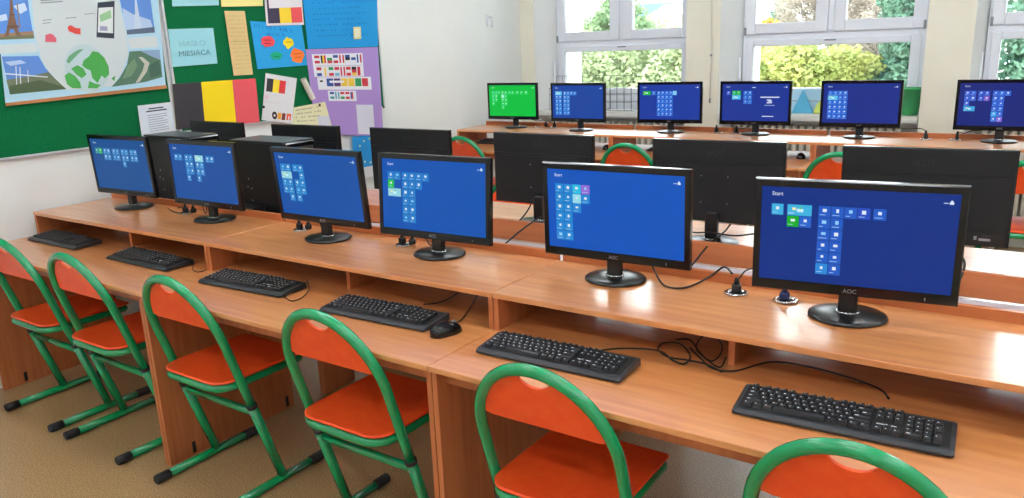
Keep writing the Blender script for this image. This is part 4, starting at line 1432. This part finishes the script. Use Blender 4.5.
def blobs_round(w, h, zc, n, seed, r=.8):
    rnd = random.Random(seed)
    out = []
    for k in range(n):
        a = rnd.random() * 2 * PI
        q = math.sqrt(rnd.random())
        cz = rnd.random() * 2 - 1
        out.append((w * q * math.cos(a) * math.sqrt(1 - cz * cz * .6), w * q * math.sin(a) * .8, zc + h * cz, r * (.7 + .6 * rnd.random())))
    return out


def rows(x0, x1, z0, z1, r, n, seed, depth=.9, top=None):
    """blobs spread through a box of crown, z measured from the room floor level"""
    rnd = random.Random(seed)
    out = []
    for k in range(n):
        x = x0 + (x1 - x0) * (k + .5) / n + rnd.gauss(0, .08)
        u = (x - x0) / (x1 - x0) * 2 - 1
        zt = z1 - (top or 0) * u * u
        for q in range(3):
            out.append((x + rnd.gauss(0, .1), (rnd.random() - .5) * 2 * depth, z0 + (zt - r * .8 - z0) * q / 2 + rnd.gauss(0, .05) - GZ, r * (.8 + .4 * rnd.random())))
    return out


def local(bl, x):
    return [(b[0] - x, b[1], b[2], b[3]) for b in bl]


tree('leafy_tree', 'haze-pale green tree filling the lower pane of the window nearest the boards', -3.0, 12.6, local(rows(-4.9, -1.3, -.2, 1.86, .62, 7, 1, .8, .1), -3.0), L_pale, 30000, .05, 11)
tree('tall_tree', 'tall loose green tree in the upper left pane of the window nearest the boards', -4.35, 14.4, local([(-4.9, 0, 4.6, .7), (-4.35, .2, 5.2, .55), (-4.2, -.2, 5.55, .42), (-4.75, .1, 5.1, .42), (-3.9, 0, 4.9, .5), (-4.4, .3, 3.8, .9)], -4.35), L_mid, 14000, .05, 12)
tree('leafy_tree', 'yellow green rounded tree in the lower pane of the middle window', .22, 11.9, local(rows(-.85, .98, -.4, 1.47, .42, 6, 4, .6, .34), .22), L_yel, 30000, .05, 14)
tree('conifer', 'small dark green conifer in the upper left pane of the middle window', -1.45, 17.0, [(0, 0, 4.2 + .26 * k, .42 - .045 * k) for k in range(6)], L_pine, 5000, .05, 15)
tree('golden_tree', 'orange yellow tree crown in the corner of the upper left pane of the middle window', -1.30, 15.0, [(-.1, 0, 4.75, .34), (.15, .1, 4.9, .26), (-.35, 0, 4.6, .3)], L_gold, 3500, .05, 16)
tree('bare_tree', 'bare pale brown tree in the middle of the second window', .42, 14.2, local([(-.25, 0, 5.2, .5), (.1, .2, 5.7, .6), (.5, 0, 5.2, .55), (.8, .1, 4.4, .6), (.95, 0, 5.0, .5), (.4, 0, 3.9, .6), (.95, -.6, 3.6, .5), (1.0, -.7, 4.2, .5), (1.05, -.6, 4.7, .45)], .42), L_twig, 22000, .11, 17, .1, True)
tree('conifer', 'dark blue green conifer at the right of the middle window', 1.98, 12.4, [(.08 * math.sin(k * 2), .08 * math.cos(k), 1.4 + .42 * k, .82 - .035 * k) for k in range(13)], L_pine, 36000, .055, 18)
tree('conifer', 'dark green conifer outside the window beyond the second pillar', 3.75, 11.6, [(.08 * math.sin(k * 2), .08 * math.cos(k), 1.3 + .42 * k, .95 - .04 * k) for k in range(13)], L_pine, 34000, .055, 19)
tree('leafy_tree', 'mid green tree low behind the yellow green one', -.2, 16.6, local(rows(-2.6, 1.6, -.6, 1.5, .62, 7, 9, .8), -.2), L_mid, 18000, .05, 20)

tree('leafy_tree', 'mid green tree outside the last window, hidden by the second pillar', 6.6, 12.5, local(rows(5.2, 8.2, -.6, 2.2, .66, 6, 21, .8, .3), 6.6), L_mid, 18000, .055, 22)

hs = thing('house', 'pale house with a gable roof, far behind the window nearest the boards', 'house', (-10.75, 35.0, GZ))
MB().box((-2.4, -3, 0), (2.4, 3, 4.9), plain('house_render', (138, 130, 120), .8)).build('wall', hs)
MB().prism([(-2.7, 4.85), (2.7, 4.85), (0, 6.25)], -3.2, 3.2, plain('pale_roof', (150, 134, 118), .8), 'y').build('roof', hs)
for k in (-1.4, 0, 1.4):
    MB().box((k - .35, -3.03, 2.9), (k + .35, -2.99, 4.1), plain('window_dark_blue', (60, 78, 98), .2)).build('window', hs)
tb = thing('apartment_block', 'pale blue block far behind the gable house', 'building', (-22.4, 58.0, GZ))
MB().box((-2.2, -4, 0), (2.2, 4, 7.35), plain('blue_render', (92, 124, 148), .7)).build('wall', tb)
for ix in range(3):
    for iz in range(3):
        MB().box((-1.8 + ix * 1.3, -4.04, 1.2 + iz * 2.0), (-.9 + ix * 1.3, -3.99, 2.4 + iz * 2.0), bpy.data.materials['window_dark_blue']).build('window', tb)

# ------------------------------------------------------------------ sky, camera, view
w = bpy.data.worlds.new('overcast_sky')
scene.world = w
w.use_nodes = True
nt = w.node_tree
bg = nt.nodes['Background']
tc = nt.nodes.new('ShaderNodeTexCoord')
sp = nt.nodes.new('ShaderNodeSeparateXYZ')
rp = nt.nodes.new('ShaderNodeValToRGB')
rp.color_ramp.elements[0].position = 0.45
rp.color_ramp.elements[0].color = (.75, .78, .80, 1)
rp.color_ramp.elements[1].position = 1.0
rp.color_ramp.elements[1].color = (.86, .93, 1.0, 1)
mt = nt.nodes.new('ShaderNodeMath')
mt.operation = 'MULTIPLY_ADD'
mt.inputs[1].default_value = .5
mt.inputs[2].default_value = .5
nt.links.new(tc.outputs['Generated'], sp.inputs[0])
nt.links.new(sp.outputs['Z'], mt.inputs[0])
nt.links.new(mt.outputs[0], rp.inputs['Fac'])
nt.links.new(rp.outputs['Color'], bg.inputs['Color'])
bg.inputs['Strength'].default_value = SKY

cam = bpy.data.cameras.new('camera')
co = bpy.data.objects.new('camera', cam)
COL.objects.link(co)
cam.sensor_fit = 'HORIZONTAL'
cam.sensor_width = 36.0
cam.lens = 778.99 / 1024 * 36.0
r_ = Vector((0.82715918, 0.56067854, -0.03804299))
u_ = Vector((-0.11245798, 0.23147368, 0.96631938))
f_ = Vector((-0.55060049, 0.7950217, -0.25451836))
co.matrix_world = Matrix(((r_.x, u_.x, -f_.x, 3.8474), (r_.y, u_.y, -f_.y, -1.8769), (r_.z, u_.z, -f_.z, 1.6374), (0, 0, 0, 1)))
cam.clip_start = .05
cam.clip_end = 300
scene.camera = co

vs_ = scene.view_settings
scene.display_settings.display_device = 'sRGB'
vs_.view_transform = 'Standard'
vs_.look = 'None'
vs_.gamma = 1.0
vs_.exposure = EXPO
vs_.use_curve_mapping = False
scene.cycles.use_denoising = True
scene.cycles.max_bounces = 10
scene.cycles.transparent_max_bounces = 16
